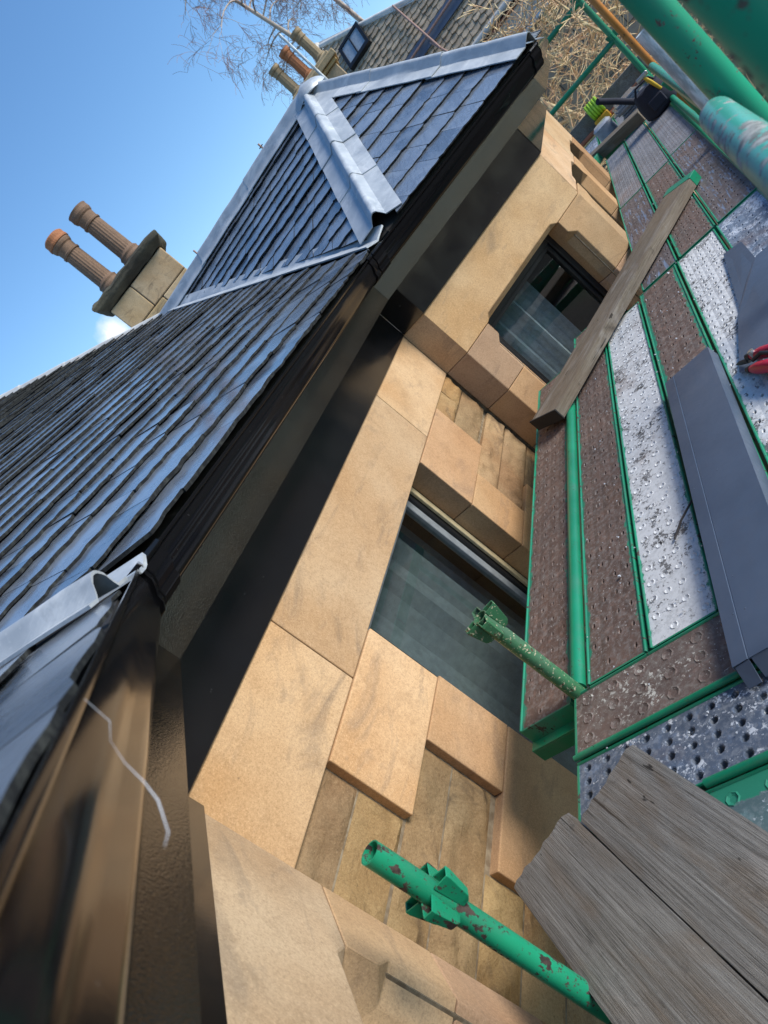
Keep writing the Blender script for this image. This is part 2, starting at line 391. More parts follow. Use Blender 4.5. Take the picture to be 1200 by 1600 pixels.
# ------------------------------------------------------------------ builders
WL = {}                                    # world offset of every parent (none of them is rotated unless noted)
class MB:
    def __init__(s): s.v = []; s.f = []
    def add(s, vs, fs):
        b = len(s.v); s.v += [tuple(x) for x in vs]; s.f += [tuple(b+i for i in f) for f in fs]; return s
    def hexa(s, p):                          # eight corners: bottom ring then top ring
        return s.add(p, [(3, 2, 1, 0), (4, 5, 6, 7), (0, 1, 5, 4), (1, 2, 6, 5), (2, 3, 7, 6), (3, 0, 4, 7)])
    def box(s, a, b):
        (x0, y0, z0), (x1, y1, z1) = a, b
        return s.hexa([(x0, y0, z0), (x1, y0, z0), (x1, y1, z0), (x0, y1, z0), (x0, y0, z1), (x1, y0, z1), (x1, y1, z1), (x0, y1, z1)])
    def loft(s, secs, closed=True, caps=True):
        k = len(secs[0]); fs = []
        for i in range(len(secs)-1):
            for j in range(k if closed else k-1):
                a, b = i*k+j, i*k+(j+1) % k
                fs.append((a, b, b+k, a+k))
        if caps and closed:
            fs.append(tuple(range(k-1, -1, -1))); fs.append(tuple((len(secs)-1)*k+j for j in range(k)))
        return s.add([p for q in secs for p in q], fs)
    def tube(s, pts, rad, seg=16, caps=True, hollow=0.0):
        pts = [V3(p) for p in pts]
        rads = rad if isinstance(rad, (list, tuple)) else [rad]*len(pts)
        t0 = (pts[1]-pts[0]).normalized()
        a = V3((0, 0, 1)) if abs(t0.z) < 0.9 else V3((1, 0, 0))
        e1 = t0.cross(a).normalized()
        secs = []
        for i, p in enumerate(pts):
            t = (pts[min(i+1, len(pts)-1)]-pts[max(i-1, 0)]).normalized()
            e1 = (e1-t*e1.dot(t)).normalized(); e2 = t.cross(e1)
            secs.append([p+(e1*math.cos(2*math.pi*j/seg)+e2*math.sin(2*math.pi*j/seg))*rads[i] for j in range(seg)])
        if hollow:                           # open ends: wall thickness and an inner bore
            t = (pts[-1]-pts[0]).normalized()
            inn = []
            for i in (len(pts)-1, 0):
                c = pts[i]
                inn.append([c+(q-c)*(1-hollow) for q in secs[i]])
            deep = [[q-t*0.25 for q in inn[0]], [q+t*0.25 for q in inn[1]]]
            s.loft(secs, True, False)
            s.loft([secs[-1], inn[0], deep[0]], True, False)
            s.loft([deep[1], inn[1], secs[0]], True, False)
            s.add(deep[0], [tuple(range(seg))]); s.add(deep[1], [tuple(range(seg))])
            return s
        return s.loft(secs, True, caps)
    def lathe(s, c, prof, seg=20, axis=None):
        c = V3(c); secs = []
        for r, h in prof:
            secs.append([c+V3((r*math.cos(2*math.pi*j/seg), r*math.sin(2*math.pi*j/seg), h)) for j in range(seg)])
        return s.loft(secs, True, True)
    def mesh(s, name, mat, smooth=False, bevel=0.0, seg=1):
        me = bpy.data.meshes.new(name)
        me.from_pydata(s.v, [], s.f)
        bm = bmesh.new(); bm.from_mesh(me)
        bmesh.ops.recalc_face_normals(bm, faces=bm.faces)
        if bevel:
            es = [e for e in bm.edges if len(e.link_faces) == 2 and e.calc_face_angle(0) > 0.35]
            bmesh.ops.bevel(bm, geom=es, offset=bevel, segments=seg, affect='EDGES', profile=0.5)
        if smooth:
            for f in bm.faces: f.smooth = True
            for e in bm.edges:
                if len(e.link_faces) == 2 and e.calc_face_angle(0) > 0.7: e.smooth = False
        bm.to_mesh(me); bm.free()
        if mat: me.materials.append(mat if not isinstance(mat, str) else M[mat])
        return me
    def build(s, name, mat, parent=None, **k):
        return link(name, s.mesh(name, mat, **k), parent)
def link(name, me, parent=None, loc=None):
    o = bpy.data.objects.new(name, me); COL.objects.link(o)
    if parent is not None:
        o.parent = parent
        w = WL.get(parent, V3((0, 0, 0)))
        if loc is None: o.location = -w
        else: o.location = V3(loc)-w
        WL[o] = V3((0, 0, 0)) if loc is None else V3(loc)
    elif loc is not None:
        o.location = loc; WL[o] = V3(loc)
    return o
def tag(o, label, cat, group=None):
    o['label'] = label; o['category'] = cat
    if group: o['group'] = group
    return o
def thing(name, label, cat, loc, group=None):
    o = bpy.data.objects.new(name, None); COL.objects.link(o)
    o.empty_display_size = 0.1; o.location = loc; WL[o] = V3(loc)
    return tag(o, label, cat, group)
def struct(name, mb, mat, kind='structure', **k):
    o = mb.build(name, mat, **k); o['kind'] = kind; return o
def clip_poly(poly, planes):
    """poly in 2-D; planes (a, b, c): keep a*x+b*y<=c"""
    for a, b, c in planes:
        out = []
        for i in range(len(poly)):
            p, q = poly[i], poly[(i+1) % len(poly)]
            dp, dq = a*p[0]+b*p[1]-c, a*q[0]+b*q[1]-c
            if dp <= 0: out.append(p)
            if (dp < 0 < dq) or (dq < 0 < dp):
                t = dp/(dp-dq); out.append((p[0]+t*(q[0]-p[0]), p[1]+t*(q[1]-p[1])))
        poly = out
        if len(poly) < 3: return []
    return poly

# ------------------------------------------------------------------ ground and added bank
g = MB(); nx, ny = 60, 60
vs = []
for j in range(ny+1):
    for i in range(nx+1):
        sx = (i/nx*2-1); sy = (j/ny*2-1)
        x = 6+math.copysign(abs(sx)**2.2*600, sx); y = math.copysign(abs(sy)**2.2*600, sy)
        z = -2.4+0.06*noise.noise(V3((x*0.3, y*0.3, 0)))
        vs.append((x, y, z))
g.add(vs, [(j*(nx+1)+i, j*(nx+1)+i+1, (j+1)*(nx+1)+i+1, (j+1)*(nx+1)+i) for j in range(ny) for i in range(nx)])
struct('ground', g, 'ground')
g = MB(); vs = []; nx, ny = 90, 10
for j in range(ny+1):
    for i in range(nx+1):
        x = -20+i*0.9; t = j/ny
        y = -5.5-t*20 - 1.2*math.sin(x*0.11)
        z = -2.55 + 3.1*(3*t*t-2*t**3)*(0.75+0.35*noise.noise(V3((x*0.13, t, 3)))) + 0.45*noise.noise(V3((x*0.7, y*0.7, 1)))*t
        vs.append((x, y, z))
g.add(vs, [(j*(nx+1)+i, j*(nx+1)+i+1, (j+1)*(nx+1)+i+1, (j+1)*(nx+1)+i) for j in range(ny) for i in range(nx)])
struct('reflection_bank', g, 'bank', smooth=True)  # unseen bank added for brown reflections in the gloss black eaves

# ------------------------------------------------------------------ the house
house = thing('sandstone_house', 'sandstone house with black gloss eaves and wet slate roof, its wall beside the scaffold', 'house', (2.0, 1.65, -2.4))
wall = None
ca, sa = math.cos(math.radians(40)), math.sin(math.radians(40))
ca2, sa2 = math.cos(math.radians(43)), math.sin(math.radians(43))
RF = V3((4.007, 1.474, 0)); DF = V3((ca, -sa, 0)); NF = V3((-sa, -ca, 0))      # far canted side of the bay
RN = V3((0.858, 1.490, 0)); DN = V3((-ca2, -sa2, 0)); NN = V3((sa2, -ca2, 0))  # near bay, mirrored
YM, YF = 1.65, 0.605
ZL, ZT = 0.455, 0.800                                                         # lintel course
CW = 1.350                                                                     # canted side length
XF0, XF1 = 5.041, 7.385                                                        # front of the far bay

# mortar core of the wall (the joints between the stones); the windows are left open
core = MB()
def core_box(O, t, nrm, t0, t1, z0, z1, d0=0.037, d1=0.26):
    a, b = O+t*t0, O+t*t1
    q = [a-nrm*d0, b-nrm*d0, b-nrm*d1, a-nrm*d1]
    core.hexa([(*p[:2], z0) for p in q]+[(*p[:2], z1) for p in q])
OM, TM, NM = V3((0, YM, 0)), V3((1, 0, 0)), V3((0, -1, 0))
core_box(OM, TM, NM, 0.75, 1.80, -2.4, 0.80); core_box(OM, TM, NM, 3.02, 4.10, -2.4, 0.80); core_box(OM, TM, NM, 1.80, 3.02, 0.47, 0.80); core_box(OM, TM, NM, 1.80, 3.02, -2.4, -1.15)
core_box(V3((4.007, 1.65, 0)), V3((0, -1, 0)), V3((-1, 0, 0)), -0.1, 0.16, -2.4, 0.80, 0.02, 0.2)
for O, T, Nn in ((RF, DF, NF), (RN, DN, NN)):
    core_box(O, T, Nn, 0.02, 0.20, -2.4, 0.80, 0.02); core_box(O, T, Nn, 1.12, 1.34, -2.4, 0.80, 0.02); core_box(O, T, Nn, 0.2, 1.12, 0.47, 0.80, 0.02); core_box(O, T, Nn, 0.2, 1.12, -2.4, -1.1, 0.02)
core_box(V3((0, YF, 0)), TM, NM, 5.08, 5.34, -2.4, 0.8, 0.02); core_box(V3((0, YF, 0)), TM, NM, 7.08, 7.36, -2.4, 0.8, 0.02); core_box(V3((0, YF, 0)), TM, NM, 5.34, 7.08, 0.5, 0.8, 0.02)
core_box(V3((0, YF, 0)), TM, NM, 5.34, 7.08, -2.4, -1.1, 0.02)
wall = core.build('wall', 'mortar', house)

def rock_block(O, t, nrm, t0, t1, z0, z1, out, name='stone_block'):
    """rock-faced stone: a gridded face with a rough bulge, joints left open round it"""
    t0 += .0035; t1 -= .0035; z0 += .0035; z1 -= .0035
    nu, nv = max(4, int((t1-t0)/0.016)), max(4, int((z1-z0)/0.016))
    seed = rnd.random()*50
    vs = []
    for j in range(nv+1):
        for i in range(nu+1):
            a, b = i/nu, j/nv
            e = min(1, min(a, 1-a)*(t1-t0)/0.02, min(b, 1-b)*(z1-z0)/0.02)
            tt, zz = t0+a*(t1-t0), z0+b*(z1-z0)
            h = noise.fractal(V3((tt*7+seed, zz*11, seed)), 1.0, 2.0, 4)*0.022 + noise.noise(V3((tt*26, zz*34, seed)))*0.006
            d = out-0.006+e*(0.006+max(h, -0.005))
            p = O+t*tt+nrm*d; vs.append((p.x, p.y, zz))
    fs = [(j*(nu+1)+i, j*(nu+1)+i+1, (j+1)*(nu+1)+i+1, (j+1)*(nu+1)+i) for j in range(nv) for i in range(nu)]
    ring = [i for i in range(nu+1)]+[(j+1)*(nu+1)-1 for j in range(1, nv+1)]+[nv*(nu+1)+i for i in range(nu-1, -1, -1)]+[j*(nu+1) for j in range(nv-1, 0, -1)]
    b = len(vs)
    for k in ring:
        p = V3(vs[k])-nrm*0.06; vs.append(tuple(p))
    L = len(ring)
    for k in range(L): fs.append((ring[k], ring[(k+1) % L], b+(k+1) % L, b+k))
    return MB().add(vs, fs).build(name, 'rock', wall, smooth=True)
def dressed(plan, z0, z1, mat='dressed', bev=0.0045, gap=0.002):
    """dressed stone: vertical prism over a plan polygon"""
    mb = MB(); mb.loft([[(p[0], p[1], z0+gap) for p in plan], [(p[0], p[1], z1-gap) for p in plan]])
    return mb.build('stone_block', mat, wall, bevel=bev, seg=2)
def rect(O, t, nrm, t0, t1, out, depth, g=0.002):
    a, b = O+t*(t0+g), O+t*(t1-g)
    return [a+nrm*out, b+nrm*out, b-nrm*depth, a-nrm*depth]
# lintel course and dressed blocks of the middle wall
for a, b in ((0.90, 1.595), (1.595, 3.224), (3.224, 4.005)):
    dressed(rect(OM, TM, NM, a, b, 0, 0.15), ZL, ZT)
for t0, t1, z0, z1, mt in ((1.277, 1.836, 0.137, 0.455, 'dressed'), (1.560, 1.850, -0.205, 0.137, 'dressed_b'), (1.28, 1.850, -0.62, -0.205, 'dressed_b'), (1.55, 1.85, -1.15, -0.62, 'dressed'),
                          (2.978, 3.555, 0.122, 0.455, 'dressed_b'), (2.978, 3.275, -0.212, 0.122, 'dressed_b'), (2.978, 3.56, -0.60, -0.212, 'dressed_b'), (2.978, 3.28, -1.15, -0.60, 'dressed')):
    dressed(rect(OM, TM, NM, t0, t1, 0.002, 0.135), z0, z1, mt)
ROWS = [0.455, 0.318, 0.142, -0.008, -0.187, -0.357, -0.54, -0.72, -0.90, -1.15]
def course(t0, t1, z0, z1, out):
    rock_block(OM, TM, NM, t0, t1, z0, z1, out)
for (t0, t1, z0, z1) in ((0.86, 1.277, 0.318, 0.455), (0.86, 1.277, 0.142, 0.318), (0.86, 1.15, -0.008, 0.137), (1.15, 1.56, -0.008, 0.137), (0.86, 1.56, -0.187, -0.008),
                         (0.86, 1.28, -0.357, -0.187), (0.86, 1.28, -0.54, -0.357), (0.86, 1.28, -0.72, -0.54), (0.86, 1.28, -0.90, -0.72)):
    course(t0, t1, z0, z1, -0.030)
for (t0, t1, z0, z1) in ((3.555, 3.80, 0.318, 0.455), (3.80, 4.004, 0.318, 0.455), (3.555, 4.004, 0.142, 0.318), (3.275, 4.004, -0.03, 0.122+0.02), (3.275, 4.004, -0.21, -0.03), (3.56, 4.004, -0.40, -0.21), (3.56, 4.004, -0.6, -0.40)):
    if z1 > 0.13 and t0 < 3.5: z1 = 0.12
    course(t0, t1, z0, z1, -0.012)
course(3.56, 4.004, 0.122, 0.142, -0.012) if False else None

def jamb(O, t, nrm, t_out, t_in, z0, z1, ztop, sgn, corner=None, mat='dressed_b', depth=0.15):
    """window jamb stone: plan polygon lofted upwards, its arris chamfered except near the head"""
    st = [z0+0.002]
    for z in (ztop-0.135, ztop-0.085):
        if z0 < z < z1: st.append(z)
    st.append(z1-0.002)
    secs = []
    for z in st:
        c = 0.058 if z <= ztop-0.13 else (0.0015 if z >= ztop-0.09 else 0.03)
        base = [O+t*t_out] if corner is None else [V3(p) for p in corner]
        q = base+[O+t*(t_in-sgn*c), O+t*t_in-nrm*c*1.3, O+t*t_in-nrm*depth, O+t*(t_out)-nrm*depth]
        if corner is not None: q = base+q[len(base):-1]+[V3(corner[0])+(-nrm)*depth*0.9]
        secs.append([(p.x, p.y, z) for p in q])
    return MB().loft(secs).build('stone_block', mat, wall, bevel=0.003)
def lintel(O, t, nrm, t0, t1, a, b, z0, z1, depth=0.15, pre=None, mat='dressed', end=None):
    """lintel with a chamfered lower arris between two stops"""
    secs = []
    for s_, c in ((t0, 0.001), (a, 0.001), (a+0.045, 0.034), (b-0.045, 0.034), (b, 0.001), (t1, 0.001)):
        p = O+t*s_; bk = p-nrm*depth
        f = p-nrm*c
        secs.append([(bk.x, bk.y, z0+0.002), (f.x, f.y, z0+0.002), (p.x, p.y, z0+c+0.002), (p.x, p.y, z1), (bk.x, bk.y, z1)])
    return MB().loft(secs).build('stone_block', mat, wall, bevel=0.003)
def canted(O, t, nrm, mirror):
    # return stones, pier by the return, lintel, and the corner pier shared with the front
    rx = V3((1, 0, 0)) if not mirror else V3((-1, 0, 0))
    ret = 0.176 if not mirror else 0.16
    inner = O+V3((0, ret, 0))
    back = inner+rx*0.16
    for z0, z1 in ((0.127, ZL), (-0.24, 0.127), (-0.62, -0.24), (-1.1, -0.62)):
        st = [z0+.002]+[z for z in (ZL-0.135, ZL-0.085) if z0 < z < z1]+[z1-.002]
        secs = []
        for z in st:
            c = 0.058 if z <= ZL-0.13 else (0.0015 if z >= ZL-0.09 else 0.03)
            ti = 0.235
            q = [back, inner, O, O+t*(ti-c), O+t*ti-nrm*c*1.2, O+t*(ti+0.012)-nrm*0.15]
            secs.append([(p.x, p.y, z) for p in q])
        MB().loft(secs).build('stone_block', 'dressed_b', wall, bevel=0.003)
    q = [back, inner, O, O+t*0.02-nrm*0.15]
    # lintel with its return in one stone
    lintel(O, t, nrm, 0.0, CW, 0.24, 1.075, ZL, ZT)
    qq = [inner, O-nrm*0.001+rx*0.001, O+rx*0.12, back]
    MB().loft([[(p.x, p.y, ZL+.002) for p in qq], [(p.x, p.y, ZT-0.001) for p in qq]]).build('stone_block', 'dressed', wall)
    e = O+t*CW
    for z0, z1 in ((-0.02, ZL), (-0.5, -0.02), (-1.1, -0.5)):
        st = [z0+.002]+[z for z in (ZL-0.135, ZL-0.085) if z0 < z < z1]+[z1-.002]
        secs = []
        for z in st:
            c = 0.058 if z <= ZL-0.13 else (0.0015 if z >= ZL-0.09 else 0.03)
            ti = 1.085
            fx = rx
            q = [O+t*(ti-0.012)-nrm*0.15, O+t*ti-nrm*c*1.2, O+t*(ti+c), e, e+fx*(0.33-c), e+fx*0.33+V3((0, c*1.2, 0)), e+fx*0.32+V3((0, 0.15, 0))]
            secs.append([(p.x, p.y, z) for p in q])
        MB().loft(secs).build('stone_block', 'dressed_b', wall, bevel=0.003)
canted(RF, DF, NF, False)
canted(RN, DN, NN, True)
# front of the far bay: two openings, a mullion and the end pier
OFr = V3((0, YF, 0))
lintel(OFr, TM, NM, XF0+0.004, 6.195, 5.375, 6.03, ZL+0.015, ZT)
lintel(OFr, TM, NM, 6.199, XF1, 6.37, 7.045, ZL+0.015, ZT)
for z0, z1 in ((0.0, ZL+0.013), (-0.55, 0.0), (-1.1, -0.55)):
    secs = []; secs2 = []
    for z in [z0+.002]+[z for z in (ZL-0.125, ZL-0.075) if z0 < z < z1]+[z1-.002]:
        c = 0.058 if z <= ZL-0.12 else (0.0015 if z >= ZL-0.08 else 0.03)
        secs.append([(6.045, YF+0.15, z), (6.03, YF+c*1.2, z), (6.03+c, YF, z), (6.37-c, YF, z), (6.37, YF+c*1.2, z), (6.355, YF+0.15, z)])
        secs2.append([(7.055, YF+0.15, z), (7.04, YF+c*1.2, z), (7.04+c, YF, z), (XF1, YF, z), (XF1, YF+0.2, z)])
    MB().loft(secs).build('stone_block', 'dressed_b', wall, bevel=0.003)
    MB().loft(secs2).build('stone_block', 'dressed_b', wall, bevel=0.003)

# windows
def window(O, t, nrm, t0, t1, z0, z1, depth, sash='sash_grey', mullion=False, curtain=False, sashw=0.045, blind=False):
    def bx(a, b, d0, d1, za, zb):
        p = [O+t*a-nrm*d0, O+t*b-nrm*d0, O+t*b-nrm*d1, O+t*a-nrm*d1]
        return MB().hexa([(q.x, q.y, za) for q in p]+[(q.x, q.y, zb) for q in p])
    mb = MB()
    for a, b, za, zb in ((t0, t0+.05, z0, z1), (t1-.05, t1, z0, z1), (t0+.05, t1-.05, z1-.05, z1), (t0+.05, t1-.05, z0, z0+.05)):
        q = bx(a, b, depth, depth+.07, za, zb); mb.add(q.v, q.f)
    fr = mb.build('window', 'frame_black', house, bevel=0.003)
    a0, a1, b0, b1 = t0+.05, t1-.05, z0+.05, z1-.05
    mb = MB()
    for a, b, za, zb in ((a0, a0+sashw, b0, b1), (a1-sashw, a1, b0, b1), (a0+sashw, a1-sashw, b1-sashw, b1), (a0+sashw, a1-sashw, b0, b0+sashw)):
        q = bx(a, b, depth+.018, depth+.06, za, zb); mb.add(q.v, q.f)
    if mullion:
        q = bx((a0+a1)/2-.022, (a0+a1)/2+.022, depth+.018, depth+.06, b0+sashw, b1-sashw); mb.add(q.v, q.f)
        q = bx(a0+sashw, a1-sashw, depth+.02, depth+.058, b1-.40, b1-.36); mb.add(q.v, q.f)
    mb.build('sash', sash, fr, bevel=0.003)
    mb = MB()
    for k in range(2):
        q = bx(a0+sashw-.004, a1-sashw+.004, depth+.036+k*.012, depth+.040+k*.012, b0+sashw-.004, b1-sashw+.004)
        if k == 0: mb.add(q.v, q.f)
    mb.build('pane', 'glass', fr)
    # room behind
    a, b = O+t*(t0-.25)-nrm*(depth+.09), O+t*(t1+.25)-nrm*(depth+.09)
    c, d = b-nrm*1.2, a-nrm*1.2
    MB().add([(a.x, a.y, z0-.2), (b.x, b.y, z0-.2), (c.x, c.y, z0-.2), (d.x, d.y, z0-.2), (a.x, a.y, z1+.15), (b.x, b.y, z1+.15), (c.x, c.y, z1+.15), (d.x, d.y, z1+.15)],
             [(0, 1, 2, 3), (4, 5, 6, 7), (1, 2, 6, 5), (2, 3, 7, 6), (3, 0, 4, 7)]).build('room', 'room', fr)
    if curtain:
        mb = MB(); secs = []
        nfo = 40
        for k in range(nfo+1):
            s_ = t0+0.10+(t1-t0-0.2)*k/nfo*0.8
            p = O+t*s_-nrm*(depth+.22+0.035*math.sin(k*1.35)+0.012*math.sin(k*3.1))
            secs.append([(p.x, p.y, z0), (p.x, p.y, z1-.05)])
        mb.loft(secs, closed=False).build('curtain', 'curtain', fr, smooth=True)
    if blind:
        for k in range(9):                     # upright blind slats, added to stand in for grey reflections in the pane
            w_ = (t1-t0-.04)/9; c_ = t0+.02+(k+.5)*w_; an = rnd.uniform(-.75, .75)
            p0, p1 = [O+t*(c_+q*w_*.56*math.cos(an))-nrm*(depth+.20+q*w_*.56*math.sin(an)) for q in (-1, 1)]
            q = [p0, p1, p1-nrm*.002, p0-nrm*.002]
            MB().loft([[(x.x, x.y, z0) for x in q], [(x.x, x.y, z1-.1) for x in q]]).build('reflection_slat', 'blind', fr)
    return fr
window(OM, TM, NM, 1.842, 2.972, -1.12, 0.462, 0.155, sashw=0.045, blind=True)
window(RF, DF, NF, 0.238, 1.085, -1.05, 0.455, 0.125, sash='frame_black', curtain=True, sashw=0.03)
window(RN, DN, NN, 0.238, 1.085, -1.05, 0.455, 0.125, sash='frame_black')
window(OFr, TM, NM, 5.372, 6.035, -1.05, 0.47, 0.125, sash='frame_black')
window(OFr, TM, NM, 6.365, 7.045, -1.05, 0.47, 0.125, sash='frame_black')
MB().box((2.945, 1.782, -1.12), (2.976, 1.803, 0.453)).build('mastic_strip', 'mastic', house, bevel=0.004)
MB().box((1.842, 1.775, -1.15), (2.976, 1.80, -1.118)).build('window_sill', 'dressed', house)

# eaves: every profile point is an offset o from the wall line and a height z, mitred at the corners
def eave_pts(o):
    yF = YF-0.046-o
    cf = NF.dot(RF)+o; y = YM-o; xf = (cf-NF.y*y)/NF.x; xF = (cf-NF.y*yF)/NF.x
    cn = NN.dot(RN)+o; xn = (cn-NN.y*y)/NN.x; xN = (cn-NN.y*yF)/NN.x
    return [(xN-1.2, yF), (xN, yF), (xn, y), (xf, y), (xF, yF), (XF1+0.2, yF)]
def eave_run(name, prof, seg, mat, parent, **k):
    secs = []
    for e in (seg, seg+1):
        secs.append([(*eave_pts(o)[e], z) for o, z in prof])
    return MB().loft(secs).build(name, mat, parent, **k)
gut = [(0.222, 1.216), (0.222, 1.128), (0.262, 1.116), (0.298, 1.120), (0.312, 1.134), (0.316, 1.152), (0.328, 1.166), (0.338, 1.184), (0.340, 1.205), (0.347, 1.207), (0.350, 1.211), (0.350, 1.217), (0.345, 1.2175), (0.341, 1.214),
       (0.330, 1.200), (0.320, 1.172), (0.306, 1.150), (0.300, 1.134), (0.262, 1.126), (0.229, 1.134), (0.229, 1.216)]
roof = None
for s_ in range(5):
    eave_run('fascia_board', [(0.217, 1.008), (0.217, 1.225), (0.187, 1.225), (0.187, 1.008)], s_, 'paint', house)
    eave_run('soffit_board', [(0.186, 1.06), (0.186, 1.075), (-0.12, 1.075), (-0.12, 1.06)], s_, 'paint', house)
    gg = eave_run('gutter', gut, s_, 'gutter', house, smooth=True)
    if s_ in (1, 2, 3):                        # union clips at the corners
        for e in ((2,) if s_ == 1 else ((3,) if s_ == 2 else (4,))):
            big = [(o+(0.006 if o > .25 else 0), z-(0.006 if z < 1.2 else -.002)) for o, z in gut[:9]]+[(0.350, 1.204), (0.357, 1.212), (0.354, 1.224), (0.222, 1.225)]
            P = [V3((*eave_pts(o)[e], z)) for o, z in big]
            for side in (-1, 1):
                nx_ = [V3((*eave_pts(o)[e+side], z)) for o, z in big]
                secs = [[p+(q-p).normalized()*0.004 for p, q in zip(P, nx_)], [p+(q-p).normalized()*0.085 for p, q in zip(P, nx_)]]
                MB().loft(secs).build('gutter_union', 'gutter', gg, bevel=0.002)
# frieze boards, nearly flush with the wall under the fascia
def frieze(O, t, nrm, t0, t1):
    a, b = O+t*t0, O+t*t1
    q = [a+nrm*.012, b+nrm*.012, b-nrm*.03, a-nrm*.03]
    MB().loft([[(p.x, p.y, ZT-0.008) for p in q], [(p.x, p.y, 1.059) for p in q]]).build('frieze_board', 'frieze', house, bevel=0.002)
frieze(OM, TM, NM, 0.875, 3.993)
frieze(V3((4.007, 1.638, 0)), V3((0, -1, 0)), V3((-1, 0, 0)), 0.0, 0.176)
frieze(RF, DF, NF, 0.0, CW+0.004); frieze(RN, DN, NN, 0.0, CW); frieze(OFr, TM, NM, XF0+0.02, XF1)
frieze(V3((0, YF, 0)), TM, NM, -1.4, RN.x+DN.x*CW)
# soft downward block of the wall head so no light leaks behind the boards
MB().box((-1.6, 1.70, 0.80), (4.1, 1.95, 1.24)).build('wall_head', 'mortar', house)

# ------------------------------------------------------------------ roof
ZE = 1.245
XA = 6.0
A_ = V3((XA, 1.519, 2.242)); VT = V3((XA, 3.700, 2.242))
VB = V3((3.878, 1.370, ZE)); HB = V3((3.878, 1.217, ZE)); GB = V3((4.996, 0.279, ZE))
class Plane:
    """a roof slope: origin on the eave, u along the courses, v up the slope, n outwards"""
    def __init__(s, o, u, n):
        s.o = o; s.u = u.normalized(); s.n = n.normalized(); s.v = s.n.cross(s.u).normalized()
        if s.v.z < 0: s.v = -s.v
    def uv(s, p): d = V3(p)-s.o; return (d.dot(s.u), d.dot(s.v))
    def at(s, u, v, h=0.0): return s.o+s.u*u+s.v*v+s.n*h
def upn(a, b, c):
    q = (b-a).cross(c-a).normalized(); return q if q.z > 0 else -q
PM = Plane(V3((0, 1.37, ZE)), V3((1, 0, 0)), upn(V3((0, 1.37, ZE)), V3((1, 1.37, ZE)), VT))
P1 = Plane(HB, V3((0, 1, 0)), upn(A_, VT, HB))
P2 = Plane(HB, (GB-HB), upn(HB, GB, A_))
P3 = Plane(GB, V3((1, 0, 0)), upn(GB, GB+V3((1, 0, 0)), A_))
# near bay, the far bay mirrored about the middle of the wall
cn_o = NN.dot(RN)+0.28
XN0 = (cn_o-NN.y*1.37)/NN.x
NVB = V3((XN0, 1.370, 1.232))
_y = 1.02; NHB = V3(((cn_o-NN.y*_y)/NN.x, _y, 1.222)); NAP = V3((0.50, 2.27, 1.60)); NGB = V3(((cn_o-NN.y*0.1)/NN.x, 0.1, 1.222))
PN2 = Plane(NHB, (NGB-NHB), upn(NHB, NGB, NAP))
PN1 = Plane(NVB, NVB-NHB, upn(NVB, NAP, NHB))
TOP = 9.2                                    # how far up the main slope is built
def on_M(x, y): return V3((x, y, ZE+(VT.z-ZE)/(VT.y-1.37)*(y-1.37)))
VERGE_T = on_M(6.55, TOP); _d = PM.n.cross(PN1.n).normalized(); _d = _d if _d.z > 0 else -_d; NVT = NVB+_d*(1.3/_d.y); LT = on_M(-1.6, TOP)
deck = MB()
def sheet(pl, pts, drop=0.02):
    a = [V3(p)-pl.n*drop for p in pts]; b = [V3(p)-pl.n*(drop+0.05) for p in pts]
    deck.loft([a, b])
sheet(PM, [NVB, VB, VT, VERGE_T, LT, NVT]); sheet(P1, [VB, HB, A_, VT]); sheet(P2, [HB, GB, A_])
sheet(P3, [GB, V3((XF1+.3, 0.279, ZE)), V3((XA+1.4, 1.519, 2.242)), A_])
sheet(PN2, [NHB, NGB, NAP]); sheet(PN1, [NVB, NHB, NAP, NVT])
roof = deck.build('roof', 'soot', house)
far_slope = MB().loft([[VT+V3((0.01, 0, -.03)), VERGE_T+V3((.01, 0, -.03)), VERGE_T+V3((4, 0, -1.9)), VT+V3((4, 0, -1.9))], [VT+V3((.01, 0, -.09)), VERGE_T+V3((.01, 0, -.09)), VERGE_T+V3((4, 0, -2)), VT+V3((4, 0, -2))]])
far_slope.build('rear_roof_slope', 'slate', roof)

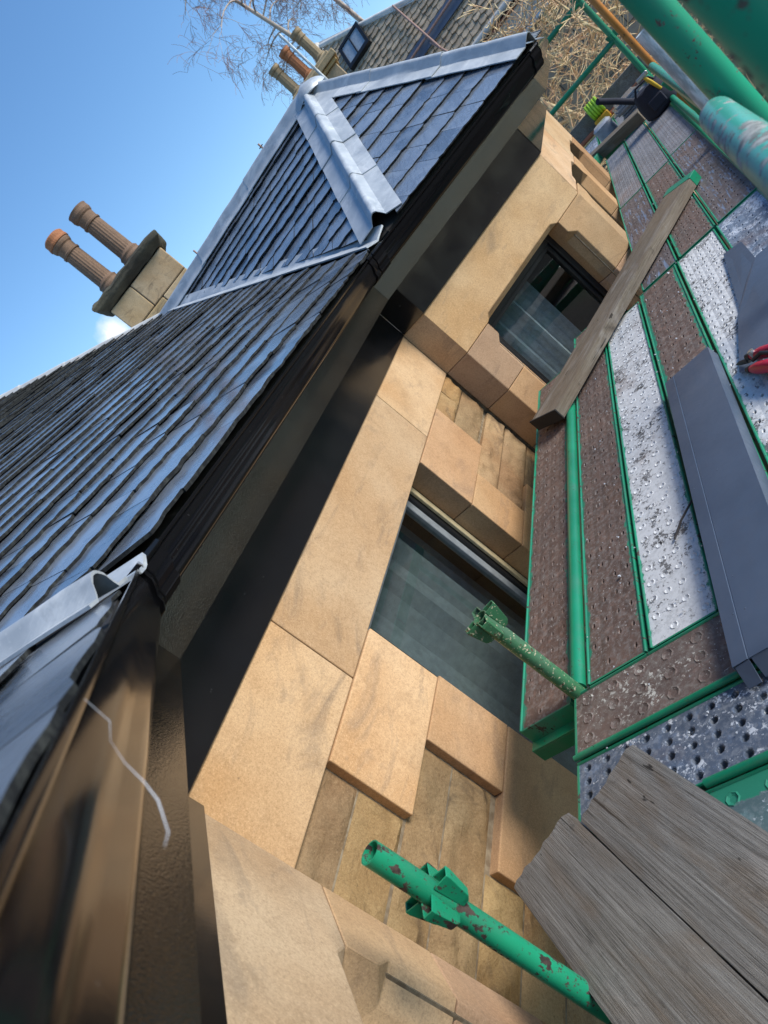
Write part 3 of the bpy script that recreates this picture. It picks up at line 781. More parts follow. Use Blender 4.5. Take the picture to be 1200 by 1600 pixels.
def project(p):
    d = V3(p)-CAM; z = d.dot(fw)
    if z < 0.05: return None
    return (600+FPX*d.dot(rt)/z, 800-FPX*d.dot(up)/z, z)
SL = []
def slates(pl, region, gauge, wmin, wmax, inset, thick=(0.008, 0.014), jit=0.012, v0=-0.045):
    """one polygon per slate, clipped to its slope; stored until the largest are picked"""
    R = [pl.uv(p) for p in region]
    cx = sum(p[0] for p in R)/len(R); cy = sum(p[1] for p in R)/len(R)
    planes = []
    for i, ins in zip(range(len(R)), inset):
        p, q = R[i], R[(i+1) % len(R)]
        a, b = q[1]-p[1], -(q[0]-p[0]); L = math.hypot(a, b); a /= L; b /= L
        if a*(cx-p[0])+b*(cy-p[1]) > 0: a, b = -a, -b
        planes.append((a, b, a*p[0]+b*p[1]-ins))
    u0, u1 = min(p[0] for p in R), max(p[0] for p in R); v1 = max(p[1] for p in R)
    k = 0; v = v0
    while v < v1:
        u = u0-rnd.random()*wmax
        gk = gauge*rnd.uniform(0.88, 1.12); hk = rnd.uniform(.85, 1.2)
        while u < u1:
            w = rnd.uniform(wmin, wmax)
            L = gk*1.95
            j = lambda s=1.0: rnd.uniform(-jit, jit)*s
            vl = v+j(0.35)
            low = [(u+0.002+w*q/7, vl+j(0.75)) for q in range(8)]
            low[0] = (u+0.0015, vl+rnd.random()*0.012); low[-1] = (u+w-0.0015, vl+rnd.random()*0.012)
            poly = low+[(u+w-0.0015, v+L), (u+0.0015, v+L)]
            poly = clip_poly(poly, planes)
            if poly:
                ar = sum(poly[i][0]*poly[(i+1) % len(poly)][1]-poly[(i+1) % len(poly)][0]*poly[i][1] for i in range(len(poly)))/2
                if abs(ar) > 0.0025:
                    th = rnd.uniform(*thick); h0 = 0.0250*hk+rnd.uniform(-0.003, 0.003)
                    tilt = rnd.uniform(-0.011, 0.011)
                    top = []; bot = []
                    for (a, b) in poly:
                        h = h0*(1-(b-v)/L)+0.003+(a-u-w/2)*tilt
                        top.append(pl.at(a, b, h)); bot.append(pl.at(a, b, max(h-th, -0.012)))
                    c = sum(top, V3((0, 0, 0)))/len(top)
                    q = project(c); size = 0
                    if q and -40 < q[0] < 1240 and -40 < q[1] < 1640: size = abs(ar)*abs(pl.n.dot((c-CAM).normalized()))/q[2]**2
                    SL.append((size, top, bot, c))
            u += w
        v += gk; k += 1
slates(PM, [NVB, VB, VT, VERGE_T, LT, NVT], 0.132, 0.20, 0.38, (-0.075, 0.085, 0.03, 0, 0, 0.05), v0=-0.068)
slates(P1, [VB, HB, A_, VT], 0.155, 0.15, 0.25, (-0.05, 0.095, 0.085, 0.06))
slates(P2, [HB, GB, A_], 0.165, 0.19, 0.29, (-0.05, 0.08, 0.09), (0.006, 0.010), 0.006)
slates(P3, [GB, V3((XF1+.3, 0.279, ZE)), V3((XA+1.4, 1.519, 2.242)), A_], 0.165, 0.19, 0.29, (-0.05, 0, 0.05, 0.05))
slates(PN2, [NHB, NGB, NAP-PN2.u*(-1.2), NAP], 0.15, 0.24, 0.42, (-0.062, 0, 0, 0.015), (0.006, 0.009), v0=-0.056)
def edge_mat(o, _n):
    o.data.materials.append(M['slate_edge_shade'])
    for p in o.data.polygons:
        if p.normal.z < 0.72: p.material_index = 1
mean_n = None
SL.sort(key=lambda t: -t[0])
rest = MB()
for i, (sz, top, bot, c) in enumerate(SL):
    if i < 292:
        mb = MB().loft([[p-c for p in bot], [p-c for p in top]])
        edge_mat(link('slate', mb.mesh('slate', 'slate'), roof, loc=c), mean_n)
    else: rest.loft([bot, top])
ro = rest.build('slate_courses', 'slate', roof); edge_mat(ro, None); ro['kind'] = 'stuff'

# leadwork
def lead_roll(p0, p1, pa, pb, wa, wb, sheets, lift=0.034, rr=0.032, mat='lead', name='lead_sheet', side=None):
    """wing on slope pa, round roll, wing on slope pb; in lapped sheets from the top p0 down to p1"""
    p0, p1 = V3(p0), V3(p1); d = (p1-p0); L = d.length; d.normalize()
    up_ = (pa+pb).normalized()
    ea = d.cross(pa).normalized(); eb = d.cross(pb).normalized()
    if ea.dot(eb) > 0: eb = -eb
    # ea must lie on slope a pointing away from the line of slope b
    if ea.dot(pb) > 0: ea = -ea
    if eb.dot(pa) > 0: eb = -eb
    def prof(s_, add):
        p = p0+d*s_
        q = [p+ea*wa+pa*(lift*1.0+add), p+ea*(rr*1.9)+pa*(lift+add), p+ea*(rr*1.35)+pa*(lift+0.012+add)]
        for k in range(7):
            a = math.radians(160-k*140/6)
            e = (ea-eb).normalized()
            q.append(p+up_*(lift+0.012+add+rr*0.55+rr*0.95*math.sin(a))-e*rr*1.05*math.cos(a))
        q += [p+eb*(rr*1.35)+pb*(lift+0.012+add), p+eb*(rr*1.9)+pb*(lift+add), p+eb*wb+pb*(lift*1.0+add)]
        return q
    for k in range(sheets):
        s0, s1 = L*k/sheets, L*(k+1)/sheets+0.05
        secs = []
        nst = 7
        for i in range(nst+1):
            s_ = s0+(s1-s0)*i/nst
            add = 0.002+0.007*(i/nst)+0.0012*math.sin(i*1.7+k*2)
            q = prof(s_, add)
            q = [pt+V3((rnd.uniform(-1, 1), rnd.uniform(-1, 1), rnd.uniform(-1, 1)))*0.0009 for pt in q]
            secs.append(q+[pt-up_*0.006 for pt in reversed(q)])
        MB().loft(secs).build(name, mat, roof, smooth=True)
lead_roll(A_+V3((-.02, .02, .0)), HB+(A_-HB).normalized()*0.10, P1.n, P2.n, 0.15, 0.135, 4, lift=0.034, rr=0.021)
lead_roll(A_, GB+V3((-0.02, .0, 0)), P2.n, P3.n, 0.15, 0.13, 3, lift=0.032, rr=0.024)
mirror = V3((-P1.n.x, P1.n.y, P1.n.z))
lead_roll(A_+V3((0, .03, .0)), VT+V3((0, .12, .0)), P1.n, mirror, 0.13, 0.12, 3, lift=0.038, rr=0.028)
lead_roll(VERGE_T, VT+V3((0.01, .1, 0)), PM.n, V3((0.4, 0, 0.9)).normalized(), 0.06, 0.07, 8, lift=0.028, rr=0.022, mat='lead_pale')
lead_roll(NAP, NHB+V3((0.0, 0.0, 0.0)), PN1.n, PN2.n, 0.055, 0.060, 3, lift=0.026, rr=0.017)
# dressed lead cap over the apex
cap = MB(); secs = []
for k in range(7):
    a = k/6; r = 0.15*(1-a**2)**0.5+0.006; h = 0.034+0.075*a
    secs.append([A_+V3((r*1.1*math.cos(q*math.pi/8), r*math.sin(q*math.pi/8), h-0.24*r*(1+0.25*math.sin(q*1.3)))) for q in range(16)])
cap.loft(secs).build('lead_cap', 'lead', roof, smooth=True)
def valley(a, b, n1, n2, w, lift):
    a, b = V3(a), V3(b); d = (b-a).normalized()
    e1 = d.cross(n1).normalized(); e2 = d.cross(n2).normalized()
    if e1.z < 0: e1 = -e1
    if e2.z < 0: e2 = -e2
    secs = []
    for i in range(9):
        p = a+(b-a)*i/8; q = [p+e1*w+n1*lift, p+e1*w*0.25+n1*lift*0.9, p+V3((0, 0, lift*0.8)), p+e2*w*0.25+n2*lift*0.9, p+e2*w+n2*lift]
        q = [x+V3((0, 0, rnd.uniform(-.002, .002))) for x in q]
        secs.append(q+[x-V3((0, 0, .01)) for x in reversed(q)])
    MB().loft(secs).build('lead_valley', 'lead', roof, smooth=True)
valley(VT+V3((-.05, -.05, 0)), VB+V3((-0.03, -0.09, -0.012)), PM.n, P1.n, 0.085, 0.010)
valley(NVT, NVB+V3((-0.02, -0.12, -0.03)), PM.n, PN1.n, 0.075, 0.010)

# thin strand of dried sealant hanging down the near gutter
st = [(0.297, 0.481, 1.213), (0.288, 0.473, 1.191), (0.262, 0.449, 1.187), (0.246, 0.434, 1.175), (0.238, 0.427, 1.160), (0.226, 0.415, 1.150), (0.200, 0.390, 1.143), (0.184, 0.374, 1.146)]
tag(MB().tube([V3(p)+NN*0.004 for p in st], [0.00015, 0.00025, 0.0001, 0.0002, 0.0004, 0.0006, 0.0004, 0.0001], 6).build('string_strand', 'curtain', None, smooth=True), 'thin pale wavy strand stuck to the nearest black gutter face', 'strand')

# ------------------------------------------------------------------ scaffold boards
def hole_cell(mb, cx, cy, sx, sy, r, kind, z=0.0):
    o = [(cx+sx/2*a, cy+sy/2*b) for a, b in ((1, 0), (1, 1), (0, 1), (-1, 1), (-1, 0), (-1, -1), (0, -1), (1, -1))]
    ang = [k*math.pi/4 for k in range(8)]
    ring = lambda q, h: [(cx+q*math.cos(a), cy+q*math.sin(a), z+h) for a in ang]
    vs = [(*p, z) for p in o]; fs = []
    def add(r2):
        b = len(vs)-8; vs.extend(r2)
        for k in range(8): fs.append((b+k, b+(k+1) % 8, b+8+(k+1) % 8, b+8+k))
    if kind == 'hole': add(ring(r*1.3, 0)); add(ring(r, -0.002)); add(ring(r*0.92, -0.022))
    elif kind == 'ring':
        add(ring(r*1.25, 0)); add(ring(r*1.02, 0.0022)); add(ring(r*0.85, 0.0004)); add(ring(r*0.55, -0.0015))
        fs.append(tuple(len(vs)-8+k for k in range(8)))
    elif kind == 'slot':
        add([(cx+r*1.5*math.cos(a), cy+r*0.75*math.sin(a), z+.002) for a in ang]); add([(cx+r*1.05*math.cos(a), cy+r*0.5*math.sin(a), z-.001) for a in ang]); add([(cx+r*1.0*math.cos(a), cy+r*0.45*math.sin(a), z-.02) for a in ang])
    mb.add(vs, fs)
def deck_board(label, x0, x1, y0, y1, mat, kind, along='x', z=0.0, rows=4, pitch=0.085, r=0.012, tilt=0.0, group='steel scaffold boards of the working platform', stagger=True, cov=None):
    cx, cy = (x0+x1)/2, (y0+y1)/2
    L, W = (x1-x0, y1-y0) if along == 'x' else (y1-y0, x1-x0)
    L -= 0.006; W -= 0.006
    root = thing('scaffold_board', label, 'scaffold board', (cx, cy, z), group)
    root.rotation_euler = (0, 0, (0 if along == 'x' else math.pi/2)+tilt)
    mb = MB(); lip = 0.0085
    iw = W-2*lip; ncol = max(1, int(L/pitch)); px = L/ncol; py = iw/rows
    for i in range(ncol):
        for j in range(rows):
            x = -L/2+(i+0.5)*px; y = -iw/2+(j+0.5)*py
            q = 'none' if (i in (0, ncol-1) and stagger and j % 2) else kind
            if q == 'none': mb.add([(x-px/2, y-py/2, 0), (x+px/2, y-py/2, 0), (x+px/2, y+py/2, 0), (x-px/2, y+py/2, 0)], [(0, 1, 2, 3)])
            else:
                dy = 0
                hole_cell(mb, x, y, px, py, r*rnd.uniform(0.92, 1.08), q)
    o = mb.build('deck_plate', mat, None, smooth=False)
    def sub(o): o.parent = root; o.location = (0, 0, 0)
    sub(o)
    for s_ in (-1, 1):
        y = s_*(W/2-lip/2); lp = MB()
        lp.loft([[(x, y-lip/2, -0.055), (x, y-lip/2, 0.001), (x, y-lip*.2, 0.005), (x, y+lip*.2, 0.005), (x, y+lip/2, 0.001), (x, y+lip/2, -0.055)] for x in (-L/2, L/2)])
        sub(lp.build('edge_lip', 'deck_green', None))
    for s_ in (-1, 1): sub(MB().box((s_*L/2-0.003, -W/2+lip, -0.055), (s_*L/2+0.003, W/2-lip, 0.002)).build('end_cap', 'deck_green', None))
    return root
# boards lying across the platform, nearest the camera
deck_board('brown steel board with large rings and white splashes, lying across beside the cut plank ends', 1.322, 1.545, -0.06, 1.132, 'deck_brown_splash', 'ring', 'y', 0.006, 3, 0.088, 0.0165, stagger=False)
deck_board('blue grey steel board with big punched holes and white paint blotches', 1.085, 1.312, -0.06, 1.132, 'deck_blue', 'hole', 'y', 0.0, 5, 0.062, 0.0105, stagger=False)
deck_board('green and grey steel board half under the grey timber planks, past the green rod', 0.85, 1.075, -0.06, 1.132, 'deck_greenish', 'ring', 'y', 0.0, 3, 0.085, 0.015)
# row beside the middle wall
deck_board('narrow brown steel board next to the stone wall with an open green end', 1.532, 4.0, 1.146, 1.367, 'deck_brown', 'slot', 'x', -0.004, 4, 0.075, 0.008)
deck_board('brown steel board with jagged green edge, right beside the loose green tube', 1.556, 4.28, 0.870, 1.088, 'deck_brown', 'slot', 'x', 0.0, 4, 0.088, 0.0085)
deck_board('white crusted steel board touching the long dark flashing', 1.556, 3.98, 0.640, 0.865, 'deck_white', 'ring', 'x', 0.0, 4, 0.072, 0.0115)
deck_board('brown steel board running under the upper end of the long dark flashing', 1.556, 4.03, 0.402, 0.634, 'deck_brown', 'slot', 'x', 0.0, 4, 0.088, 0.0085)
deck_board('white crusted steel board under the two flat dark sheets', 1.556, 4.03, 0.170, 0.396, 'deck_white', 'slot', 'x', 0.0, 5, 0.062, 0.009)
deck_board('streaky frosted blue steel board at the outer edge beyond the dark sheets', 1.556, 4.03, -0.075, 0.164, 'deck_frost', 'slot', 'x', 0.0, 4, 0.07, 0.008)
# second row, past the leaning plank
deck_board('brown and blue patched steel board between the bay corner and the leaning plank', 4.06, 5.955, 0.385, 0.610, 'deck_mixed', 'slot', 'x', 0.0, 4, 0.082, 0.0085)
deck_board('dark brown steel board under the green tipped end of the plank', 4.06, 5.955, 0.155, 0.378, 'deck_brown', 'slot', 'x', 0.0, 4, 0.08, 0.0085)
deck_board('brown steel board with pale blue patches at the outer edge past the plank tip', 4.06, 6.02, -0.085, 0.150, 'deck_mixed', 'slot', 'x', 0.0, 4, 0.08, 0.0085)
# third row
deck_board('pale grey steel board closest to the far bay front', 5.97, 8.02, 0.385, 0.605, 'deck_grey', 'slot', 'x', 0.0, 6, 0.07, 0.008)
deck_board('grey steel board with rows of dark dots, middle of its row before the far sleeper', 5.97, 8.02, 0.155, 0.378, 'deck_grey', 'slot', 'x', 0.0, 4, 0.085, 0.0095)
deck_board('grey steel board at the outer edge below the tool bag', 6.03, 8.45, -0.085, 0.150, 'deck_grey', 'slot', 'x', 0.0, 5, 0.075, 0.008)
# last row
deck_board('small blue steel board past the bay at the platform end', 8.75, 9.85, 0.62, 0.84, 'deck_frost', 'slot', 'x', 0.0, 5, 0.06, 0.007)
deck_board('dull grey steel board under the film wrapped pack', 8.30, 9.85, 0.385, 0.612, 'deck_grey', 'slot', 'x', 0.0, 4, 0.09, 0.006)
deck_board('grey steel board under the stacked slates', 8.30, 9.85, 0.155, 0.378, 'deck_grey', 'slot', 'x', 0.0, 4, 0.09, 0.006)
deck_board('last outer grey steel board behind the tool bag', 8.47, 9.85, -0.085, 0.145, 'deck_grey', 'slot', 'x', 0.0, 4, 0.09, 0.006)

# green rods that close the gaps between the near boards
def rod(name, label, cat, pts, r, mat, group=None, seg=14):
    return tag(MB().tube(pts, r, seg).build(name, mat, None, smooth=True), label, cat, group)
rod('gap_rod', 'green rod in the seam between the brown ring board and the holed blue board', 'rod', [(1.316, 1.13, 0.012), (1.316, 0.56, 0.014), (1.316, -0.06, 0.012)], 0.0085, 'green_clean')
rod('gap_rod', 'green rod with a pale bolt head beside the planks at the photo right edge', 'rod', [(1.080, 0.765, 0.012), (1.080, 0.4, 0.013), (1.080, -0.06, 0.012)], 0.0105, 'green_clean')
rod('scaffold_tube', 'clean green tube lying between two brown boards beside the wall', 'scaffold tube', [(1.565, 1.117, 0.004), (2.5, 1.117, 0.006), (3.55, 1.117, 0.004)], 0.0235, 'green_clean', seg=24)
# angle bracket under the open end of the wall-side board
br = MB()
br.loft([[(x, 1.367, -0.058), (x, 1.367, -0.125), (x, 1.30, -0.125), (x, 1.30, -0.119), (x, 1.361, -0.119), (x, 1.361, -0.058)] for x in (1.49, 1.56)])
br2 = MB().loft([[(1.50, y, -0.059), (1.56, y, -0.059), (1.56, y, -0.125), (1.553, y, -0.125), (1.553, y, -0.066), (1.50, y, -0.066)] for y in (1.14, 1.367)])
br2.loft([[(1.50, y, -0.066), (1.506, y, -0.066), (1.506, y, -0.115), (1.50, y, -0.115)] for y in (1.14, 1.367)])
tag(br2.build('bracket_channel', 'green_clean', None, bevel=0.0015), 'green steel channel under the open end of the wall side board', 'bracket')

# ------------------------------------------------------------------ scaffold standards with V pressings
def standard(label, p0, p1, mat, press=None, name='scaffold_standard', r=0.02415, group=None, hollow=True, spin=0.0):
    p0, p1 = V3(p0), V3(p1)
    root = thing(name, label, 'scaffold tube', p0, group)
    pk = 1.0 if r < 0.03 else 1.0
    n_ = 12
    MB().tube([p0+(p1-p0)*k/n_ for k in range(n_+1)], r, 28, hollow=0.13 if hollow else 0).build('tube', mat, root, smooth=True)
    if press:
        d = (p1-p0).normalized()
        for dist in press:
            c = p1-d*dist
            a = V3((1, 0, 0)); a = (a-d*a.dot(d)).normalized(); b = d.cross(a)
            for k in range(4):
                an = spin+k*math.pi/2
                e = a*math.cos(an)+b*math.sin(an); f = d.cross(e)
                # a folded V cup: wide at the top, narrow at the bottom, open towards the tube
                secs = []
                for s_, w, dp in ((-0.046, 0.010, 0.012), (-0.036, 0.012, 0.022), (0.020, 0.0155, 0.033), (0.030, 0.0155, 0.033)):
                    o0 = c+d*s_+e*(r-0.003); o1 = c+d*s_+e*(r+dp)
                    secs.append([o0+f*w, o1+f*w*0.78, o1-f*w*0.78, o0-f*w, o0-f*(w-.003), o1-e*.003-f*(w*0.78-.003), o1-e*.003+f*(w*0.78-.003), o0+f*(w-.003)])
                MB().loft(secs).build('pressing', mat, root, bevel=0.001)
    return root
standard('chipped green scaffold standard with open top and cross pressings, before the rough stone', (0.709, 1.109, -1.6), (0.732, 1.098, 0.588), 'green', (0.165,), spin=0.35)
standard('dusty green scaffold standard with pressings at its top, in front of the large window', (1.556, 1.123, -1.6), (1.552, 1.123, 0.392), 'green_dusty', (0.028,), spin=0.5)
standard('thick rust spotted green standard close to the camera at the top right', (1.275, -0.0755, -1.8), (1.275, -0.0755, 2.1), 'green_spotted')
standard('blurred green scaffold standard in the extreme top right corner, nearest the camera', (0.500, -0.064, -1.8), (0.500, -0.064, 2.1), 'green_spotted')
standard('silver galvanised tube end standing behind the thick green standard', (2.87, -0.108, -1.8), (2.87, -0.108, 1.0), 'galv', None, r=0.026)
standard('slim green corner standard at the far end of the platform, holding the rails', (9.95, -0.14, -2.2), (9.95, -0.14, 2.3), 'green_clean', (1.15, 1.7), r=0.034)
standard('green scaffold standard near the tool bag, outer row', (5.35, -0.15, -2.2), (5.35, -0.15, 0.50), 'green_clean', (0.04, 0.44), r=0.0245)
rod('orange_pole', 'orange painted pole beside the far corner standard', 'pole', [(8.6, -0.205, -2.2), (8.6, -0.205, 0.5), (8.6, -0.205, 2.4)], 0.036, 'orange')
rod('guard_rail', 'upper green guard rail across the far end of the platform', 'guard rail', [(9.95, 1.75, 1.10), (9.95, 0.8, 1.10), (9.95, -0.16, 1.10)], 0.030, 'green_clean')
rod('guard_rail', 'lower green guard rail across the far end, before the bare branches', 'guard rail', [(9.95, 1.40, 0.55), (9.95, 0.8, 0.55), (9.95, -0.16, 0.55)], 0.030, 'green_clean')
rod('ledger_tube', 'green ledger tube along the outer edge of the platform under the tool bag', 'scaffold tube', [(0.2, -0.118, 0.02), (5.0, -0.125, 0.03), (9.9, -0.125, 0.03)], 0.0245, 'green_clean', seg=20)
rod('ledger_tube', 'teal green rail running back from the thick standard at the right edge', 'scaffold tube', [(1.24, -0.045, 0.985), (0.6, -0.036, 1.00), (-1.5, -0.008, 1.034)], 0.0245, 'teal_worn', seg=24)
tag(MB().box((0.3, -0.168, -0.08), (5.25, -0.162, 0.10)).build('steel_toe_board', 'teal_worn', None), 'worn teal steel toe board along the outer edge beyond the frosted board', 'toe board')
rod('ledger_tube', 'green mid height rail beyond the thick near standard', 'scaffold tube', [(0.95, -0.11, 0.62), (3.0, -0.115, 0.61), (5.35, -0.12, 0.60)], 0.0245, 'green_clean', seg=20)

# ------------------------------------------------------------------ timber planks
def plank(label, p_end, direction, length, width, thick, z, mat, end_tilt=0.0, rise=0.0, name='timber_plank', ragged=0.01, side=1, extra=None):
    """p_end: middle of the visible end; direction: unit vector along the plank; side pieces follow the grain"""
    d = V3((*direction, rise)).normalized(); h = V3((-direction[1], direction[0], 0)).normalized()
    root = thing(name, label, 'plank', (p_end[0], p_end[1], z))
    me = MB()
    nl, nw = 46, 12
    vt, vb = [], []
    for i in range(nl+1):
        for j in range(nw+1):
            y = -width/2+width*j/nw
            x = length*i/nl
            if i == 0: x += ragged*noise.noise(V3((y*40, z*9+length, 2)))+end_tilt*y
            ed = min(j, nw-j)
            wob = 0.0025*noise.noise(V3((x*5, length, j)))
            zz = thick+0.0018*noise.noise(V3((x*6, y*50, length)))-(0.004 if ed == 0 else 0)-(0.003*abs(noise.noise(V3((x*20, y*30, 5)))) if i == 0 else 0)
            vt.append((x, y+(wob if ed == 0 else 0), zz)); vb.append((x, y, 0.0))
    n1 = nw+1
    fs = [(i*n1+j, i*n1+j+1, (i+1)*n1+j+1, (i+1)*n1+j) for i in range(nl) for j in range(nw)]
    B = len(vt)
    fs += [(B+i*n1+j, B+(i+1)*n1+j, B+(i+1)*n1+j+1, B+i*n1+j+1) for i in range(nl) for j in range(nw)]
    for i in range(nl):
        fs.append((i*n1, (i+1)*n1, B+(i+1)*n1, B+i*n1)); fs.append((i*n1+nw, B+i*n1+nw, B+(i+1)*n1+nw, (i+1)*n1+nw))
    for j in range(nw):
        fs.append((j, B+j, B+j+1, j+1)); fs.append((nl*n1+j, nl*n1+j+1, B+nl*n1+j+1, B+nl*n1+j))
    o = me.add(vt+vb, fs).build('board', mat, None, smooth=True)
    o.parent = root
    nn_ = d.cross(h).normalized()
    mm = Matrix((( d.x, h.x, nn_.x), (d.y, h.y, nn_.y), (d.z, h.z, nn_.z))).to_4x4()
    root.rotation_euler = mm.to_euler()
    if extra: extra(root, length, width, thick)
    return root
def unit(a, b): L = math.hypot(b[0]-a[0], b[1]-a[1]); return ((b[0]-a[0])/L, (b[1]-a[1])/L)
dw = unit((1.135, 1.131), (0.642, 0.748))
def scaled(p, z): k = (1.25-z)/1.25; return (p[0]*k, p[1]*k)
TZ = 0.046
e1a, e1b = scaled((1.141, 1.130), TZ), scaled((1.289, 0.957), TZ)
e2a, e2b = scaled((1.042, 1.358), TZ), scaled((1.182, 1.173), TZ)
plank('grey timber plank with splitting brown end, next to the punched blue board', ((e1a[0]+e1b[0])/2, (e1a[1]+e1b[1])/2), (-0.772, -0.636), 1.6, 0.222, 0.038, 0.008, 'timber', ragged=0.012)
plank('grey timber plank nearest the stone wall, its ragged end over the green standard', ((e2a[0]+e2b[0])/2, (e2a[1]+e2b[1])/2), (-0.772, -0.636), 1.7, 0.226, 0.038, 0.008, 'timber', end_tilt=0.05, ragged=0.018)
def green_tip(root, L, W, T):
    o = MB().box((L-0.075, -W/2-.002, -.002), (L+0.006, W/2+.002, T+.002)).build('painted_end', 'green_clean', None, bevel=0.002); o.parent = root
    o = MB().box((-0.006, -W/2-.003, -.003), (0.004, W/2+.003, T+.003)).build('end_band', 'soot', None, bevel=0.002); o.parent = root
# leaning plank from the wall side board to the outer boards
pa = V3((3.36, 1.225, 0.06)); pb = V3((4.95, 0.165, 0.045))
dd = pb-pa
plank('long brown timber plank lying slantwise over the boards, one end painted green', (pa.x, pa.y), ((dd.x)/math.hypot(dd.x, dd.y), dd.y/math.hypot(dd.x, dd.y)), dd.length, 0.205, 0.062, 0.03, 'timber_brown', rise=-0.008, extra=green_tip, ragged=0.006)
plank('thick dark edged timber sleeper across the far boards', (8.02, 0.10), unit((8.05, 0.10), (8.40, 0.74)), 0.73, 0.17, 0.105, 0.006, 'timber_brown', name='timber_sleeper')
tag(MB().box((-.05, -.11, 0), (.05, .11, .085)).build('green_block', 'green_clean', None, bevel=0.006), 'small dark green block at the wall end of the far sleeper', 'block')
bpy.data.objects['green_block'].location = (8.22, 0.66, 0.005); bpy.data.objects['green_block'].rotation_euler = (0, 0, 1.07)

# ------------------------------------------------------------------ dark sheet-metal pieces
fl = thing('metal_flashing', 'long folded anthracite flashing lying along the white crusted board', 'flashing', (2.05, 0.5, 0.006))
x0, x1 = 1.30, 2.80
def fl_sec(x, k):
    yl = 0.622-0.004*k
    return [(x, yl+0.004, 0.007), (x, yl, 0.052), (x, yl-0.040, 0.0545), (x, yl-0.042, 0.0528), (x, yl-0.044, 0.0545), (x, yl-0.20, 0.060), (x, yl-0.206, 0.008),
            (x, yl-0.204, 0.008), (x, yl-0.198, 0.0575), (x, yl-0.043, 0.0505), (x, yl-0.040, 0.0535), (x, yl-0.002, 0.0495), (x, yl+0.002, 0.007)]
MB().loft([fl_sec(x0+(x1-x0)*k/6, k) for k in range(7)]).build('folded_sheet', 'anthracite', fl)
MB().loft([[(1.262, 0.618, 0.012), (1.30, 0.618, 0.048), (1.30, 0.580, 0.052), (1.262, 0.584, 0.014)], [(1.262, 0.619, 0.010), (1.30, 0.619, 0.046), (1.30, 0.580, 0.050), (1.262, 0.583, 0.012)]]).build('folded_tab', 'anthracite', fl)
MB().loft([[(1.268, 0.572, 0.016), (1.30, 0.574, 0.052), (1.30, 0.43, 0.056), (1.268, 0.435, 0.018)], [(1.268, 0.572, 0.014), (1.30, 0.574, 0.050), (1.30, 0.43, 0.054), (1.268, 0.435, 0.016)]]).build('folded_tab', 'anthracite', fl)
def flat(label, pts, z, t=0.0016, bow=0.004):
    c = sum((V3((*p, 0)) for p in pts), V3((0, 0, 0)))/len(pts); c.z = z
    mb = MB().loft([[(p[0]-c.x, p[1]-c.y, 0.0+bow*math.sin(i*2)) for i, p in enumerate(pts)], [(p[0]-c.x, p[1]-c.y, t+bow*math.sin(i*2)) for i, p in enumerate(pts)]])
    o = mb.build('metal_sheet', 'anthracite', None); o.location = c
    return tag(o, label, 'metal sheet')
flat('narrow flat dark sheet poking out towards the frosted board', [(3.61, 0.197), (3.57, 0.112), (2.95, 0.10), (2.95, 0.255)], 0.012)
flat('broad flat dark sheet lying under the red handled tool', [(3.20, 0.162), (3.30, 0.10), (3.30, -0.13), (2.30, -0.13), (2.30, 0.20), (2.55, 0.350), (2.95, 0.268)], 0.017)
rod('bent_rod', 'thin dark rod poking out from the long flashing over the white crust', 'rod', [(2.02, 0.625, 0.03), (1.98, 0.68, 0.018), (1.93, 0.72, 0.008)], 0.0035, 'rod', seg=8)

# red handled snips
sn = thing('tin_snips', 'red handled tool with black grips at the photo right edge on the dark sheet', 'tool', (2.46, 0.25, 0.022))
for a, b, o1 in (((2.515, 0.285, 0.055), (2.32, 0.10, 0.05), 'handle'), ((2.455, 0.305, 0.045), (2.27, 0.17, 0.05), 'handle')):
    a, b = V3(a), V3(b); mid = (a+b)/2+V3((0.012, 0.01, 0.006))
    MB().tube([a, a*0.6+mid*0.4, mid, b*0.6+mid*0.4, b], [0.012, 0.021, 0.023, 0.02, 0.014], 12).build('handle', 'red', sn, smooth=True)
    MB().tube([a, a+(a-b).normalized()*0.02], [0.014, 0.010], 12).build('grip_end', 'blackp', sn, smooth=True)
MB().tube([(2.53, 0.30, 0.04), (2.575, 0.33, 0.03), (2.60, 0.345, 0.022)], [0.01, 0.008, 0.003], 8).build('jaw', 'blackp', sn, smooth=True)
MB().tube([(2.49, 0.27, 0.03), (2.50, 0.275, 0.08)], 0.011, 12).build('pivot_bolt', 'steel', sn, smooth=True)
MB().tube([(2.41, 0.225, 0.07), (2.44, 0.25, 0.078), (2.47, 0.285, 0.06)], 0.007, 8).build('latch', 'blackp', sn, smooth=True)

# crumbs of mortar and slate chips strewn on the boards
ch = MB()
for k in range(420):
    x, y = rnd.uniform(1.1, 5.9), rnd.uniform(-0.05, 1.08)
    if x > 4 and y > 0.6: continue
    s_ = rnd.uniform(0.0015, 0.005)*(1 if rnd.random() > .05 else 1.7); a = rnd.random()*6
    pts = [(x+s_*rnd.uniform(.5, 1.3)*math.cos(a+q*1.57), y+s_*rnd.uniform(.5, 1.3)*math.sin(a+q*1.57)) for q in range(4)]
    ch.loft([[(p[0], p[1], 0.0065) for p in pts], [(p[0]*.7+x*.3, p[1]*.7+y*.3, 0.0065+s_*rnd.uniform(.4, 1.0)) for p in pts]])
struct('mortar_crumbs', ch, 'curtain', kind='stuff')

